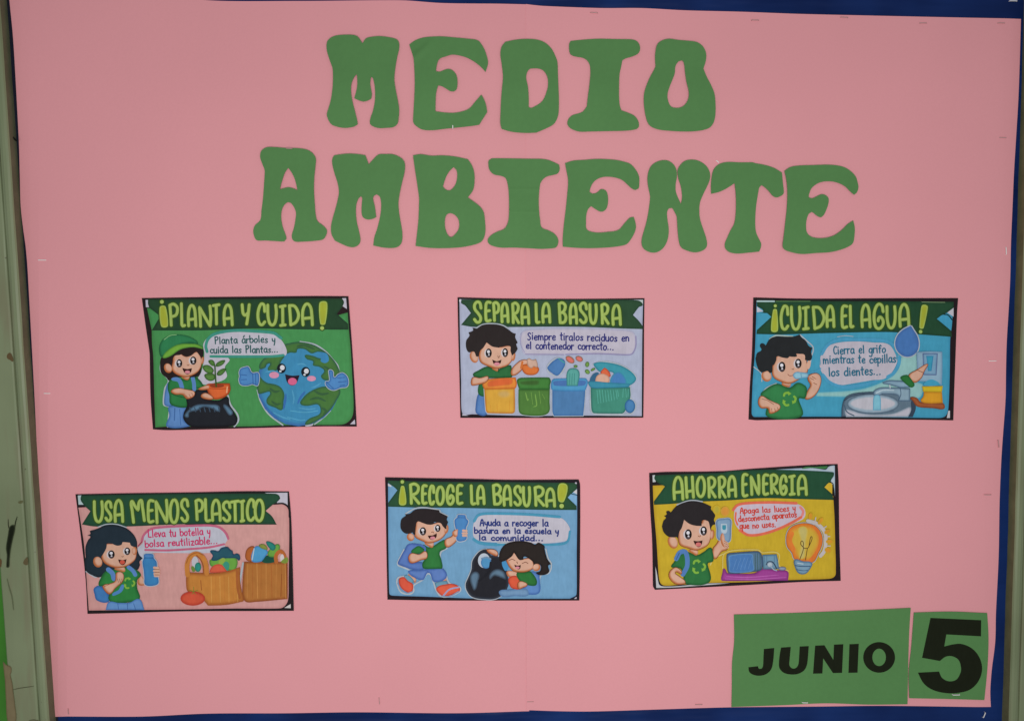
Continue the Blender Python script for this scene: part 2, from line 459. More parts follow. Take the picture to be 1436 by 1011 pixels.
def post_paint():
    m, N, L, b = nodes('worn_green_paint')
    tc = N.new('ShaderNodeTexCoord')
    mp = N.new('ShaderNodeMapping'); mp.inputs['Scale'].default_value = (60, 60, 7)
    n1 = N.new('ShaderNodeTexNoise'); n1.inputs['Scale'].default_value = 1; n1.inputs['Detail'].default_value = 5
    n2 = N.new('ShaderNodeTexNoise'); n2.inputs['Scale'].default_value = 3.2; n2.inputs['Detail'].default_value = 4
    n3 = N.new('ShaderNodeTexNoise'); n3.inputs['Scale'].default_value = 75; n3.inputs['Detail'].default_value = 6; n3.inputs['Roughness'].default_value = .7
    L.new(tc.outputs['Object'], mp.inputs[0]); L.new(mp.outputs[0], n1.inputs['Vector'])
    L.new(tc.outputs['Object'], n2.inputs['Vector']); L.new(tc.outputs['Object'], n3.inputs['Vector'])
    r = N.new('ShaderNodeValToRGB')
    r.color_ramp.elements[0].position = .3; r.color_ramp.elements[0].color = (*lin((102, 112, 82)), 1)
    r.color_ramp.elements[1].position = .7; r.color_ramp.elements[1].color = (*lin((124, 134, 103)), 1)
    L.new(n2.outputs['Fac'], r.inputs[0])
    mx = N.new('ShaderNodeMix'); mx.data_type = 'RGBA'; mx.inputs[7].default_value = (*lin((112, 98, 78)), 1)
    r2 = N.new('ShaderNodeMapRange'); r2.inputs[1].default_value = .5; r2.inputs[2].default_value = .8; r2.inputs[4].default_value = .7
    L.new(n1.outputs['Fac'], r2.inputs[0]); L.new(r2.outputs[0], mx.inputs[0]); L.new(r.outputs[0], mx.inputs[6])
    mx2 = N.new('ShaderNodeMix'); mx2.data_type = 'RGBA'; mx2.inputs[7].default_value = (*lin((70, 62, 48)), 1)
    r3 = N.new('ShaderNodeMapRange'); r3.inputs[1].default_value = .68; r3.inputs[2].default_value = .72
    L.new(n3.outputs['Fac'], r3.inputs[0]); L.new(r3.outputs[0], mx2.inputs[0]); L.new(mx.outputs[2], mx2.inputs[6])
    L.new(mx2.outputs[2], b.inputs['Base Color']); b.inputs['Roughness'].default_value = .5
    bp = N.new('ShaderNodeBump'); bp.inputs['Strength'].default_value = .35; bp.inputs['Distance'].default_value = .0012
    L.new(n1.outputs['Fac'], bp.inputs['Height']); L.new(bp.outputs[0], b.inputs['Normal'])
    return m
POSTM = post_paint()
EDGEM = mottled('bare_edge_paint', lin((112, 98, 76)), .7, 20, .18, .3, 200)
board = empty('notice_board', (C0.x, .0, C0.z))
tag(board, 'large wall notice board in an old green painted timber frame', 'notice board')
PANELM = mottled('board_felt', (.012, .014, .03), .95, 20, .1)
xl, xr = plane_pt(20, 500, 0).x-C0.x-.02, plane_pt(1425, 500, 0).x-C0.x+.03
box('backing_panel', plane_pt(40, 500, 0).x-C0.x-.024, xr-.0, -.66, .66, .0, .03, PANELM, board)

def post(name, pa, pb, side, side_col):
    """moulded frame post; pa, pb are pixels on its inner foot line, side -1 = it lies to the left"""
    A = plane_pt(*pa, 0); B = plane_pt(*pb, 0)
    dv = (B-A).normalized()
    A = A-dv*.12; B = B+dv*.16
    # x = away from the opening, d = how far it stands out
    prof = [(0, -.03), (0, .0155), (.0012, .0175), (.004, .0186), (.008, .0186), (.0105, .0176), (.0122, .0168), (.0130, .0125), (.0142, .0170), (.0165, .0176),
            (.040, .0178), (.0508, .0176), (.0530, .0155), (.0535, -.032)]
    n = len(prof); m = 28; V = []; F = []
    rnd = random.Random(name+str(side))
    for j in range(m+1):
        c = A.lerp(B, j/m)
        for (x, d) in prof:
            V.append((c.x+side*x-C0.x+rnd.uniform(-.0003, .0003), -d+rnd.uniform(-.0002, .0002) if d > 0 else -d, c.z-C0.z))
    for j in range(m):
        for i in range(n-1):
            a, b, c, d = j*n+i, j*n+i+1, (j+1)*n+i+1, (j+1)*n+i
            F.append((a, b, c, d) if side < 0 else (a, d, c, b))
    me = bpy.data.meshes.new(name); me.from_pydata(V, [], F); me.update()
    o = link(name, me, POSTM, board)
    me.materials.append(side_col)
    for k, p in enumerate(me.polygons):
        p.use_smooth = False
        if k % (n-1) <= 0: p.material_index = 1
    return o
SIDEM = mottled('worn_brown_edge', lin((94, 96, 74)), .65, 30, .15, .3, 120)
SIDEM2 = mottled('worn_olive_edge', lin((98, 96, 68)), .65, 30, .15, .3, 120)
pl = post('frame_post', (9.5, 0), (78, 1003), -1, SIDEM)
pr = post('frame_post', (1433.5, 60), (1404.5, 1011), 1, SIDEM2)
for z0, z1 in ((.578, .64), (-.64, -.578)):
    box('frame_rail', xl+.03, xr-.03, z0, z1, -.0165, .0, POSTM, board)
FRONT = Lay((PW/2, PH/2), .0181)
def mark(name, txt, col, label=None, F_=PX, parent=None, h=.0002, edge=None, w=3):
    """a scar, crack or bare patch on the post's face"""
    off = Vector((FRONT.c.x-C0.x, 0, FRONT.c.z-C0.z))
    A = Art(parent or pl, FRONT, h)
    p = A.part(name)
    g = lambda v: v if isinstance(v, list) else F_(v)
    if isinstance(txt, tuple): A.line(g(txt[0]), txt[1], col, taper=True)
    else: A.poly(g(txt), col, edge=edge, w=w)
    o = A.flush(); o.location = (off.x, FRONT.c.y, off.z)
    if label: o['label'] = label
    return o
q = frame(0, 600, 5.055); r_ = frame(0, 811, 5.055)
mark('paint_scar', q("68,700 100,685 108,720 92,790 78,860 70,930 66,985 45,985 48,900 42,850 52,780"), (24, 28, 18), 'long black gouge in the green paint', edge=(70, 78, 56), w=1.6)
mark('paint_scratch', (q("58,645 60,690 66,720"), 1.2), (40, 46, 30))
mark('paint_scratch', (q("122,628 110,670 104,720"), 1.6), (44, 50, 34))
mark('paint_scratch', (r_("50,0 65,60 85,130 96,222"), 1.8), (92, 100, 74))
mark('paint_chip', q("180,925 195,915 198,965 180,970 165,955"), (92, 82, 58))
mark('paint_chip', q("0,925 12,940 8,985 0,985"), (96, 70, 48)); mark('paint_chip', q("130,522 160,515 160,530 135,535"), (92, 92, 64))
mark('paint_chip', frame(0, 330, 2.973)("30,498 42,490 52,505 55,526 42,520 30,512"), (92, 76, 52))
mark('bare_patch', r_("22,590 45,610 78,625 82,660 75,680 88,740 95,800 105,880 112,1011 55,1011 42,850 35,720"), (118, 106, 80), 'strip worn down to bare brown wood', edge=(98, 88, 62), w=2)
mark('paint_crack', (r_("88,788 130,778 180,770 240,762"), .8), (64, 64, 44))
mark('paint_crack', (r_("205,1004 240,1001 275,1006"), 1.0), (64, 64, 44))
mark('paint_chip', (frame(0, 0, 2.973)("56,572 62,582 72,590"), 2.6), (20, 20, 18))

# ================================================================= cloth and pink paper
def satin():
    m, N, L, b = nodes('blue_satin')
    tc = N.new('ShaderNodeTexCoord'); n = N.new('ShaderNodeTexNoise'); n.inputs['Scale'].default_value = 9
    L.new(tc.outputs['Object'], n.inputs['Vector'])
    r = N.new('ShaderNodeValToRGB'); r.color_ramp.elements[0].position = .3; r.color_ramp.elements[1].position = .7
    r.color_ramp.elements[0].color = (.004, .016, .088, 1); r.color_ramp.elements[1].color = (.009, .034, .16, 1)
    L.new(n.outputs['Fac'], r.inputs[0]); L.new(r.outputs[0], b.inputs['Base Color'])
    b.inputs['Roughness'].default_value = .5; b.inputs['Specular IOR Level'].default_value = .12
    mp = N.new('ShaderNodeMapping'); mp.inputs['Scale'].default_value = (5, 5, 26); mp.inputs['Rotation'].default_value = (0, .25, 0)
    n2 = N.new('ShaderNodeTexNoise'); n2.inputs['Scale'].default_value = 1.5; n2.inputs['Detail'].default_value = 2
    L.new(tc.outputs['Object'], mp.inputs[0]); L.new(mp.outputs[0], n2.inputs['Vector'])
    bp = N.new('ShaderNodeBump'); bp.inputs['Strength'].default_value = .8; bp.inputs['Distance'].default_value = .008
    L.new(n2.outputs['Fac'], bp.inputs['Height']); L.new(bp.outputs[0], b.inputs['Normal'])
    return m
def wave_sheet(name, x0, x1, z0, z1, y, mat, fn, nx=160, nz=120):
    V = []; F = []
    for j in range(nz+1):
        for i in range(nx+1):
            x = x0+(x1-x0)*i/nx; z = z0+(z1-z0)*j/nz
            V.append((x, -(y+fn(x, z)), z))
    for j in range(nz):
        for i in range(nx):
            a = j*(nx+1)+i; F.append((a, a+1, a+nx+2, a+nx+1))
    me = bpy.data.meshes.new(name); me.from_pydata(V, [], F); me.update()
    me.polygons.foreach_set('use_smooth', [True]*len(F))
    return link(name, me, mat, None, (C0.x, 0, C0.z))
cl = wave_sheet('blue_cloth', plane_pt(82, 1003, 0).x-C0.x, xr-.024, -.577, .577, .0009, satin(),
    lambda x, z: .0002*math.sin(23*x+9*z)+.0002*math.sin(-14*x+31*z+1.3)+.0002*math.sin(60*x+75*z)*math.sin(7*x+2))
tag(cl, 'dark blue satin cloth lining the board behind the pink paper', 'cloth')

def pinkpaper():
    m = mottled('pink_card', (.875, .378, .414), .8, 3.5, .025, .12, 420, .12, .012)
    return m
PINK = pinkpaper()
def pwave(x, y):
    h = .0004*math.sin(x/210+1.0)*math.sin(y/260+.4)+.0003*math.sin(x/95-y/160)+.0002*math.sin(y/55+x/300)
    # left edge rolls back towards the frame
    e = 13+(y/1003)*63
    t = max(0, 1-(x-e)/26)
    h -= (.0008+.0022*min(1, max(0, (y-150)/400)))*t*t
    if 737 < x < 746 and y > 700: h += .0005*(1-(x-737)/9)*min(1, (y-700)/200)
    t = max(0, 1-(1431-y*.042-x)/26)
    h -= .0008*t*t
    return h
LSH = Lay((380, 500), .0042)
left_edge = "76,1003 70,930 64,850 57,750 52,680 49,610 44,500 38,380 35,345 32,325 28,290 27,250 26,200 22,115 18,50 13,0 9,-60c"
tag(cut_paper('pink_paper', spline(PX("9,-60c 230,-12 290,1 420,2 560,1 620,5 700,6 741,7c 741,500 742,996c 640,999 500,998 400,999.5 290,1000 200,1004 96,1004 76,1006c")+PX(left_edge)[1:-1], True, 8), [], LSH, .0003, PINK, wave=pwave, grid=13),
    'pink card sheet on the left half of the board, behind the USA MENOS PLASTICO poster', 'paper', 'pink sheets covering the board')
RSH = Lay((1080, 500), .0046)
tag(cut_paper('pink_paper', spline(PX("737.5,6.5c 760,9 841,12 900,12 960,15 1040,17 1120,20 1200,22 1330,25 1432,27c 1430,90 1428,140 1425,190 1422,240 1420,290 1418,340 1417,390 1415,430 1412,480 1411,520 1410.5,560 1407,610 1405,640 1402.5,700 1401,780 1397,860 1396,900 1391,940 1389,970 1390,991c 1240,989 1150,990 1030,991 985,992 920,994 830,996.5 780,996 738,994.5c 737.5,500"), True, 8), [], RSH, .0003, PINK, wave=pwave, grid=13),
    'pink card sheet on the right half of the board, behind the CUIDA EL AGUA poster', 'paper', 'pink sheets covering the board')

# ================================================================= cut-out letters
GREEN = mottled('green_card', lin((80, 124, 73)), .75, 9, .05, .25, 160, .2, .02)
f1 = frame(440, 30, 1436/300); f2 = frame(690, 30, 1436/330); f3 = frame(340, 195, 1436/300)
f4 = frame(560, 200, 1436/300); f5 = frame(770, 210, 1436/300); f6 = frame(960, 210, 1436/300)
LET = [
 ('M', 'first letter of MEDIO', f1, "90,140 110,115 150,98 200,93 260,94 295,105 328,152c 352,118 400,106 450,103 520,112 560,125 573,150 572,190 560,240 548,310 541,390 550,460 562,520 573,590 570,650 562,690 535,712 490,717 440,719 400,708 378,690 380,655 395,610 408,550 412,490 408,430 398,385 388,373 380,400 380,430 385,460 390,490 386,520c 365,532 335,540 305,533 272,518c 280,490 290,450 293,410 291,370 287,358c 270,380 252,430 252,490 260,540 275,600 290,660 296,692c 270,708 215,717 160,710 115,690 88,632 95,600 115,530 128,440 130,370 127,320 110,270 92,215 86,175", []),
 ('E', 'second letter of MEDIO, above the B of AMBIENTE', f1, "641,158c 680,130 730,112 790,105 860,104 940,111 1040,121 1090,127 1112,138c 1140,180 1158,225 1170,280 1153,342c 1130,315 1080,275 1030,248 975,232 930,227 890,238 845,255 828,290 820,338c 850,340 880,327 910,322 940,338 960,370 965,410 960,455 940,473 918,472 890,455 860,438 835,433c 822,480 818,540 817,605c 870,612 940,615 1000,605 1045,585 1085,540 1125,494c 1145,530 1158,570 1164,612c 1110,697c 1050,706 950,716 870,724 800,732 730,728 690,706 668,680 670,600 676,500 678,400 674,300 670,250 655,200", []),
 ('D', 'third letter of MEDIO, between its first E and I', f2, "82,128c 140,116 200,110 270,113 320,130 360,165 385,210 399,250 402,320 405,400 408,480 406,560 395,600 375,630 330,655 270,681c 200,683 120,676 60,660c 51,630 52,560 56,470 62,400 67,340 60,270 51,200 60,155", ["235,290c 280,290 310,300 335,335 342,380 335,425 305,490 240,530 224,525c 224,470 219,400 208,345 218,305"]),
 ('I', 'fourth letter of MEDIO, beside the final O', f2, "480,122 560,113 650,108 760,111 850,113 885,125 903,160 895,195 860,215 815,228 795,240c 788,280 779,320 775,400 775,470 780,520 790,546c 830,560 870,580 893,615 893,650 870,663 810,670 700,672 600,674 530,674 480,655 460,630 465,600 490,575 550,555 578,522c 585,460 594,390 600,320 597,270 580,240 555,225 510,217 480,205 470,170 472,135", []),
 ('O', 'pear-shaped with a drop-shaped hole, last letter of MEDIO', f2, "1010,140 1040,118 1080,109 1140,117 1200,122 1250,130 1285,155 1305,195 1305,240 1290,290c 1310,340 1335,390 1355,440 1362,490 1363,560 1355,610 1335,645 1300,662 1240,672 1170,674 1090,670 1010,660 960,635 940,590 928,520 927,450 940,400 965,340 990,295 998,275c 995,230 998,180", ["1140,245 1160,240 1172,260 1178,310 1186,370 1198,420 1200,460 1188,495 1165,520 1130,530 1093,522 1075,490 1070,450 1080,410 1100,360 1115,320 1120,275"]),
 ('A', 'first letter of AMBIENTE', f3, "130,80 165,58 220,57 290,62 360,63 430,72 470,95 492,130 490,180 483,250 480,340 485,430 492,510 505,553 540,580 567,612 560,650 540,675 480,685 400,690 355,690 335,675 331,645 345,600 355,550 360,500 350,465 325,430 305,425 280,445 264,480 260,530 270,590 288,640 295,670 280,688 220,686 150,682 95,680 78,650 73,615 85,580 120,545 128,480 138,400 145,320 150,250 150,210 135,170 120,120", ["308,195c 330,225 350,265 362,305 370,346c 345,334 312,326 285,330 252,340c 265,290 285,230"]),
 ('M', 'second letter of AMBIENTE, left of the B', f3, "605,130 615,112 700,100 770,102 825,110c 848,172c 880,135 915,105 960,103 1010,104 1060,125 1085,150 1092,190 1085,240 1070,300 1055,370 1047,430 1052,500 1062,560 1073,630 1070,690 1050,720 1015,732 950,730 878,716c 885,660 905,600 920,540 930,480 930,420 920,385 900,373 880,385 878,410 888,450 898,525c 880,535 845,542 815,532 802,510 800,460 805,400 797,385c 780,400 765,440 762,500 768,560 782,620 792,680 780,710 745,727 700,720 620,683c 598,640 595,590 605,540 625,470 640,410 648,360 640,300 615,220 602,160", []),
 ('B', 'third letter of AMBIENTE, with two small holes', f4, "92,88c 140,80 220,90 280,87 370,94 460,113c 485,150 502,200 505,260 495,320 460,370c 510,405 550,440 568,475 575,530 578,590 568,640 545,670 480,692 400,705 300,710 200,708 110,695c 118,620 128,520 132,420 132,370 120,280 105,180", ["365,166c 385,190 388,235 375,285 340,322 310,315 293,295c 310,240 335,195", "330,477 360,480 390,505 403,545 395,590 375,615 347,637 320,610 306,560 310,500"]),
 ('I', 'fourth letter of AMBIENTE, above the SEPARA LA BASURA poster', f4, "600,120 620,107 720,107 850,110 960,112 1010,122 1072,150c 1076,180 1065,208 1030,220 985,232 950,268 940,320 936,390 938,460 945,520 955,570 1000,590 1040,612 1066,650 1062,690 1045,708 960,715 860,710 760,706 680,706 620,692 595,672 596,645 620,620 660,598 700,583 725,550 735,500 737,420 734,330 725,270 712,238 680,224 635,215 605,185 598,150", []),
 ('E', 'fifth letter of AMBIENTE, between the I and N', f5, "107,92c 160,76 240,70 330,64 440,70 500,82 545,98 580,135 603,180 605,225 600,262 580,272 555,262 525,235 490,205 440,188 390,183 350,188 310,208 285,240 272,285 290,296 320,290 350,266 380,275 392,300 396,345 388,390 370,412 345,417 320,405 282,380c 262,400 250,440 248,490 250,530 270,548 330,558 400,552 440,548 472,535 510,490 545,455 568,452c 578,485 583,520 572,560 550,600 520,635 460,650 380,658 280,662 190,660 92,652c 92,590 100,500 112,400 122,300 128,210 118,150", []),
 ('N', 'sixth letter of AMBIENTE, touching the T', f5, "690,105 735,78 790,73 830,95 852,130 858,180 850,230 852,285 885,365c 893,320 885,250 868,195 862,140 880,105 910,78 950,68 1000,75 1050,105 1078,150 1080,195 1062,245 1035,300 1012,360 1008,430 1015,480 1035,540 1055,600 1058,650 1030,678 980,690 930,680 885,655 870,610 862,540 856,450 840,415 825,392 805,395 792,420 794,470 802,530 798,590 780,640 750,675 710,692 665,685 630,660 620,620 628,575 650,500 665,430 675,360 678,310 665,250 660,190 670,140", []),
 ('T', 'seventh letter of AMBIENTE', f6, "183,180 195,135 225,102 280,84 370,86 460,86 475,92 540,104 600,124 652,155c 658,220 665,295 640,315 615,322 590,310 560,275 515,240 500,255 490,310 480,380 475,450 475,510 482,560 513,628 512,655 500,685c 430,692 350,698 300,688 275,665 270,635 285,595 310,540 332,500 342,440 345,360 342,290 335,226c 300,250 240,282 178,298c 177,240", []),
 ('E', 'last letter of AMBIENTE, nearest the right edge', f6, "669,145c 710,118 770,108 860,105 960,102 1030,108 1075,120 1115,145 1148,180 1160,215 1167,255 1155,290 1138,304c 1110,280 1080,250 1040,228 990,215 930,216 885,232 850,262 838,290 833,322 855,328 885,315 920,300 950,308 967,330 965,365 952,405 935,440 918,455 890,445 855,418 835,430 820,470 815,520 822,560 850,585 900,595 960,590 1010,572 1060,535 1095,500 1133,475c 1142,520 1140,570 1130,625 1110,645 1060,668 980,688 880,695 780,701 700,685 665,668 656,645 662,600 672,520 682,440 688,360 688,260 680,190", []),
]
rl = random.Random(21)
for ch, where, F, out, holes in LET:
    o_ = spline(F(out), True, 2.5); cx = sum(p[0] for p in o_)/len(o_); cy = sum(p[1] for p in o_)/len(o_)
    lay = Lay((cx, cy), .0070, (rl.uniform(-.006, .006), rl.uniform(-.006, .006)))
    ph = rl.uniform(0, 6); am = rl.uniform(.0003, .00055); ang = rl.uniform(0, 3)
    def wv(x, y, ph=ph, am=am, ang=ang, cx=cx, cy=cy, w=where):
        u = (x-cx)*math.cos(ang)+(y-cy)*math.sin(ang)
        h = am*math.sin(u/16+ph)+.00018*math.sin(y/9+ph*2)
        if w.startswith('second letter of MEDIO'):      # crease across its top left corner
            k = ((x-585)*.62+(y-78)*.78); h += .0022*math.exp(-(k/5)**2)*max(0, 1-abs((x-585)/26))
        if w.startswith('fourth letter of AMB'):
            h += .0005*math.exp(-((y-266)/2.5)**2)+.0005*math.exp(-((y-297)/2.5)**2)
        return h
    L = cut_paper('paper_letter', o_, [spline(F(h), True, 2.5) for h in holes], lay, .0004, GREEN, grid=3.2, wave=wv)
    tag(L, 'green cut-paper letter %s, %s' % (ch, where), 'paper letter', 'green letters spelling MEDIO AMBIENTE')

# ================================================================= date cards
f7 = frame(1010, 840, 1436/426)
def date_card(label, out, centre, tip, glyphs):
    lay = Lay(centre, .0062, (tip[0]*.5, tip[1]*.5))
    root = empty('date_card', lay.c); tag(root, label, 'date card', 'green date cards')
    cut_paper('card', spline(f7(out), True, 5), [], lay, .0004, GREEN, root, grid=None)
    A = Art(root, lay, .0006)
    for nm, g, hs in glyphs:
        A.part(nm); A.poly(f7(g), (27, 31, 20), holes=[f7(h) for h in hs]); A.flush()
def oval(cx, cy, rx, ry):
    return ' '.join('%g,%g' % (cx+rx*math.cos(k*math.tau/16), cy+ry*math.sin(k*math.tau/16)) for k in range(16))
date_card('wide green card printed JUNIO in black', "65,72c 300,66 600,54 900,40c 893,150 888,300 884,494c 700,496 500,490 300,499 53,508c 55,400 56,300 66,200", (1152, 922), (.004, -.006), [
    ('printed_letter', "206,234c 255,229c 250,290 240,330 215,353 180,360 150,353 136,340 133,320c 178,315c 182,326 195,326 202,312 204,270", []),
    ('printed_letter', "287,227c 333,224c 327,290 327,312 342,326 360,321 370,300 375,222c 418,220c 411,300 398,332 370,350 335,354 300,346 280,325 277,300 281,260", []),
    ('printed_letter', "448,218c 492,216c 534,285c 537,213c 581,211c 575,346c 532,347c 486,278c 482,349c 438,350c", []),
    ('printed_letter', "610,211c 654,209c 648,345c 605,346c", []),
    ('printed_letter', oval(750, 273, 75, 72), [oval(750, 273, 32, 41)])])
date_card('small green card printed with a large black 5', "915,62c 1090,58 1262,65c 1268,180 1263,320 1248,475c 1080,470 893,466c 890,350 902,230", (1332, 919), (-.004, -.004), [
    ('printed_number', "993,87c 1233,98c 1232,174c 1068,165c 1058,222c 1100,212 1140,210 1190,232 1225,275 1237,330 1220,385 1180,425 1120,441 1060,441 1000,425 960,395 933,345c 1033,340c 1048,370 1080,386 1115,378 1135,345 1137,320 1125,285 1095,268 1065,270 1037,290c 953,275c", [])])
WHITE = (184, 180, 192)
HALO = (166, 174, 182)
# ================================================================= poster: plant and care
def poster_plant():
    a, b, c, d = frame(190, 405, 8.975), frame(350, 405, 8.975), frame(190, 500, 8.975), frame(350, 500, 8.975)
    root, A = poster('hand drawn green poster of a child and a smiling globe, titled PLANTA Y CUIDA',
        a("80,118c 870,105")+b("0,100 800,92 1245,95c 1260,300 1290,700")+d("1300,0 1325,400 1350,880c 900,878 0,900")+c("900,915 400,925 220,915c 190,500 180,0")+a("175,780 130,480"), (349, 509), (.004, .002))
    A.part('background')
    A.poly(a("145,240c 205,520c")+a("210,700")+c("225,0 238,500 250,890c 420,880")+d("0,878 450,862 1100,858 1210,840 1290,760 1310,600 1290,200")+b("1275,780 1250,510c 1235,300c 800,400")+a("600,300"), (70, 138, 80), edge=(64, 124, 70), w=5)
    A.poly(d("1265,850c 1325,790c 1330,850c"), WHITE, sharp=True)
    A.poly(d("700,862 800,838 790,868"), WHITE)
    A.poly(a("128,140c 158,140c 160,190 175,232c 132,232c"), WHITE)
    A.poly(b("1165,120c 1216,118c 1226,255c 1165,215c 1188,170"), WHITE)
    A.part('banner')
    A.poly(a("160,130c 1436,127")+b("600,120 1165,122c 1190,170 1165,235c 1100,315c 1240,440c 1245,515c 700,512")+a("1436,500 900,522 205,525c 312,345c 175,240c 158,190"), (40, 68, 46), edge=(36, 60, 42), w=4)
    bn = A.flush()
    A.part('title', bn)
    title(A, a, "P 410,548,175,478|L 560,640,170,488|A 648,780,190,485|N 788,968,200,492|T 962,1072,182,462|A 1098,1238,185,472|Y 1325,1452,182,462")
    title(A, b, "C 88,212,172,472|U 212,358,188,474|I 368,468,195,480|D 485,635,185,472|A 650,812,172,472")
    bang(A, a, "308,232 382,226 412,465 326,470", 335, 165, 24)
    bang(A, b, "882,180 978,178 955,440 892,440", 915, 495, 24)
    A.part('globe_drawing')
    A.line(d("100,420 140,560 240,720 420,860"), 2, HALO); A.line(d("1020,680 940,760 820,850"), 1.6, HALO); A.line(b("640,665 820,700 960,790 1060,900")+d("1110,110 1130,190"), 2.0, HALO)
    A.ell(d, 620, 345, 525, 530, (62, 132, 172), edge=(58, 104, 160), w=7)
    G, GE = (70, 112, 58), (48, 88, 66)
    for t in ("420,-130 520,-172 640,-184 800,-150 960,-60 1060,40 1120,140 1135,210 1080,260 960,300 900,250 940,180 880,130 800,110 800,60 720,30 700,-20 800,-10 900,20 960,-30 870,-60 780,-40 700,-90 610,-95 590,-50 520,-50 450,-40",
              "150,60 230,-10 330,-80 440,-20 400,60 360,150 300,200 230,160 260,90 220,100 200,140 125,150",
              "100,240 180,300 230,330 330,350 400,390 440,470 430,560 410,670 320,640 230,600 215,540 260,470 250,440 140,470 110,460 92,360",
              "640,590 680,510 760,440 900,380 1010,380 1140,420 1090,560 1000,690 880,790 760,850 700,850 750,780 880,720 890,640 850,600 720,620"):
        A.poly(d(t), G, edge=GE, w=4)
    A.poly(d("870,-20 960,-45 1000,40 960,80 900,60 900,10"), (62, 130, 176)); 
    A.line(d("520,680 700,700 860,680"), 1.2, (86, 158, 188)); A.line(d("480,760 640,800 700,795"), 1.2, (84, 156, 190))
    for t in ("800,420 900,470 1000,460", "760,540 860,520 960,560", "260,400 320,440 380,430", "280,560 340,600 390,590", "940,120 1010,170 1040,230", "900,640 960,680 930,740", "600,-130 700,-140 820,-90"):
        A.line(d(t), 3.4, (56, 92, 60), taper=True)
    for t in ("540,420 560,520 550,600", "600,100 660,90 720,110", "200,190 300,180 340,190", "900,330 840,370 780,390", "620,640 740,660 840,650", "300,700 420,760 520,790"):
        A.line(d(t), 2.2, (80, 150, 186), taper=True)
    for t in ("160,560 240,680 360,780", "460,470 450,560 430,660", "700,440 640,520 610,590"):
        A.line(d(t), 3, (56, 104, 166), taper=True)
    for cx, cy in ((405, 148), (708, 192)):
        A.ell(d, cx, cy, 56, 62, (26, 30, 38)); A.ell(d, cx+10, cy-10, 30, 32, (206, 206, 212)); A.ell(d, cx-14, cy+36, 15, 13, (200, 204, 210))
    A.ell(d, 312, 232, 62, 40, (206, 140, 168)); A.ell(d, 782, 275, 56, 34, (206, 140, 168))
    A.poly(d("450,222c 540,240 632,234c 600,320 560,360 510,355 470,310"), (40, 26, 40)); A.ell(d, 542, 312, 56, 46, (204, 98, 136))
    A.part('speech_bubble')
    A.poly(a("870,800 860,690 930,600 1050,540 1250,520")+b("0,530 280,555 400,640 470,770 450,840 280,850")+a("1430,855 1150,850")+c("1190,40 1130,130 1150,260 1000,330 860,350 790,290 830,200 860,80 870,-20"), WHITE)
    A.line(a("905,790 890,720 920,630 1000,570 1150,535 1290,525")+b("0,530 300,555 400,620"), 4.2, (62, 140, 124))
    A.line(a("950,850 1200,852")+b("0,852 280,850 430,835"), 3.6, (62, 140, 124))
    bub = A.flush()
    A.part('handwriting', bub)
    hand(A, "Planta \u00e1rboles y", a("1005,692")[0], b("325,672")[0], 5.6, 1.25, (32, 84, 84))
    hand(A, "cuida las Plantas...", a("945,808")[0], b("365,800")[0], 5.6, 1.25, (32, 84, 84))
    A.part('drawn_child')
    A.line(c("330,40 325,180 420,300 375,400 360,600 430,640 410,880"), 2.2, HALO)
    A.poly(c("435,320 385,400 365,560 380,615 455,615 470,500 440,420"), (88, 130, 184), edge=(62, 100, 156), w=3)
    A.poly(c("430,625 650,640 615,720 620,800 690,872 405,882 430,740"), (92, 132, 186), edge=(62, 100, 156), w=4)
    A.line(c("500,650 495,800"), 1.4, (60, 96, 150)); A.line(c("560,660 575,860"), 1, (66, 104, 160))
    A.poly(c("480,270 425,310 410,400 430,480 450,600 640,640 670,560 720,420 850,400 855,355 800,280 720,250 650,290 590,280"), (46, 118, 66), edge=(30, 82, 44), w=4)
    A.line(c("480,275 555,300 590,385"), 6, (88, 128, 182)); A.line(c("725,265 740,330 745,410"), 5.4, (88, 128, 182))
    A.line(c("450,460 520,490 640,520"), .8, (24, 66, 38))
    A.poly(a("330,870 480,700 760,690 855,760 845,900")+c("845,70 825,200 800,245 700,260 600,260 480,262 425,300 400,270 330,205 315,100"), (40, 32, 32))
    skin(A, c("585,240 680,235 670,290 620,285"), line=False)
    skin(A, c("475,60 480,0 500,-30 560,-40 610,-10 650,0 690,-20 770,-60 800,-35 830,20 835,100 800,180 730,230 640,255 560,240 490,200 462,150"))
    A.ell(c, 415, 145, 48, 62, SKIN, -25, edge=RIM, w=2.5, off=(-1, 1)); A.ell(c, 848, 48, 20, 46, SKIN, 10, edge=RIM, w=2.5, off=(1, 0))
    A.poly(c("450,-80 640,-70 800,-80 850,-60 830,0 800,-30 770,-60 700,-10 640,0 600,-30 560,-20 500,-10 460,40 440,0"), (40, 32, 32))
    eye(A, c, 557, 84, 36, 50); eye(A, c, 733, 50, 38, 50)
    A.line(c("655,105 672,112 680,100"), .8, (110, 60, 40))
    mouth(A, c, "594,143c 655,155 717,145c 702,195 660,222 618,195", (660, 194, 33, 20))
    A.poly(a("305,800 312,700 370,620 490,578 620,585 720,620 790,690 700,690 560,720 430,800 340,860"), (48, 122, 78), edge=(34, 88, 56), w=4, off=(0, 1))
    A.poly(a("345,862 390,790 500,715 600,690 700,690 790,700 862,745 850,758 740,735 640,745 560,770 450,845 380,872"), (112, 166, 62), edge=(70, 122, 50), w=2.5)
    A.line(a("365,640 440,590 520,578"), .8, (140, 190, 130))
    A.part('sack_drawing')
    A.line(c("1170,490 1200,600 1285,720 1300,800 1250,875"), 2.4, HALO)
    A.poly(c("650,525 745,485 770,420 925,415 930,450 860,490 900,535 1050,550 1165,505 1190,600 1265,730 1290,800 1240,870 900,885 700,875 612,790 612,710 655,610"), (34, 36, 42), edge=(24, 24, 28), w=4)
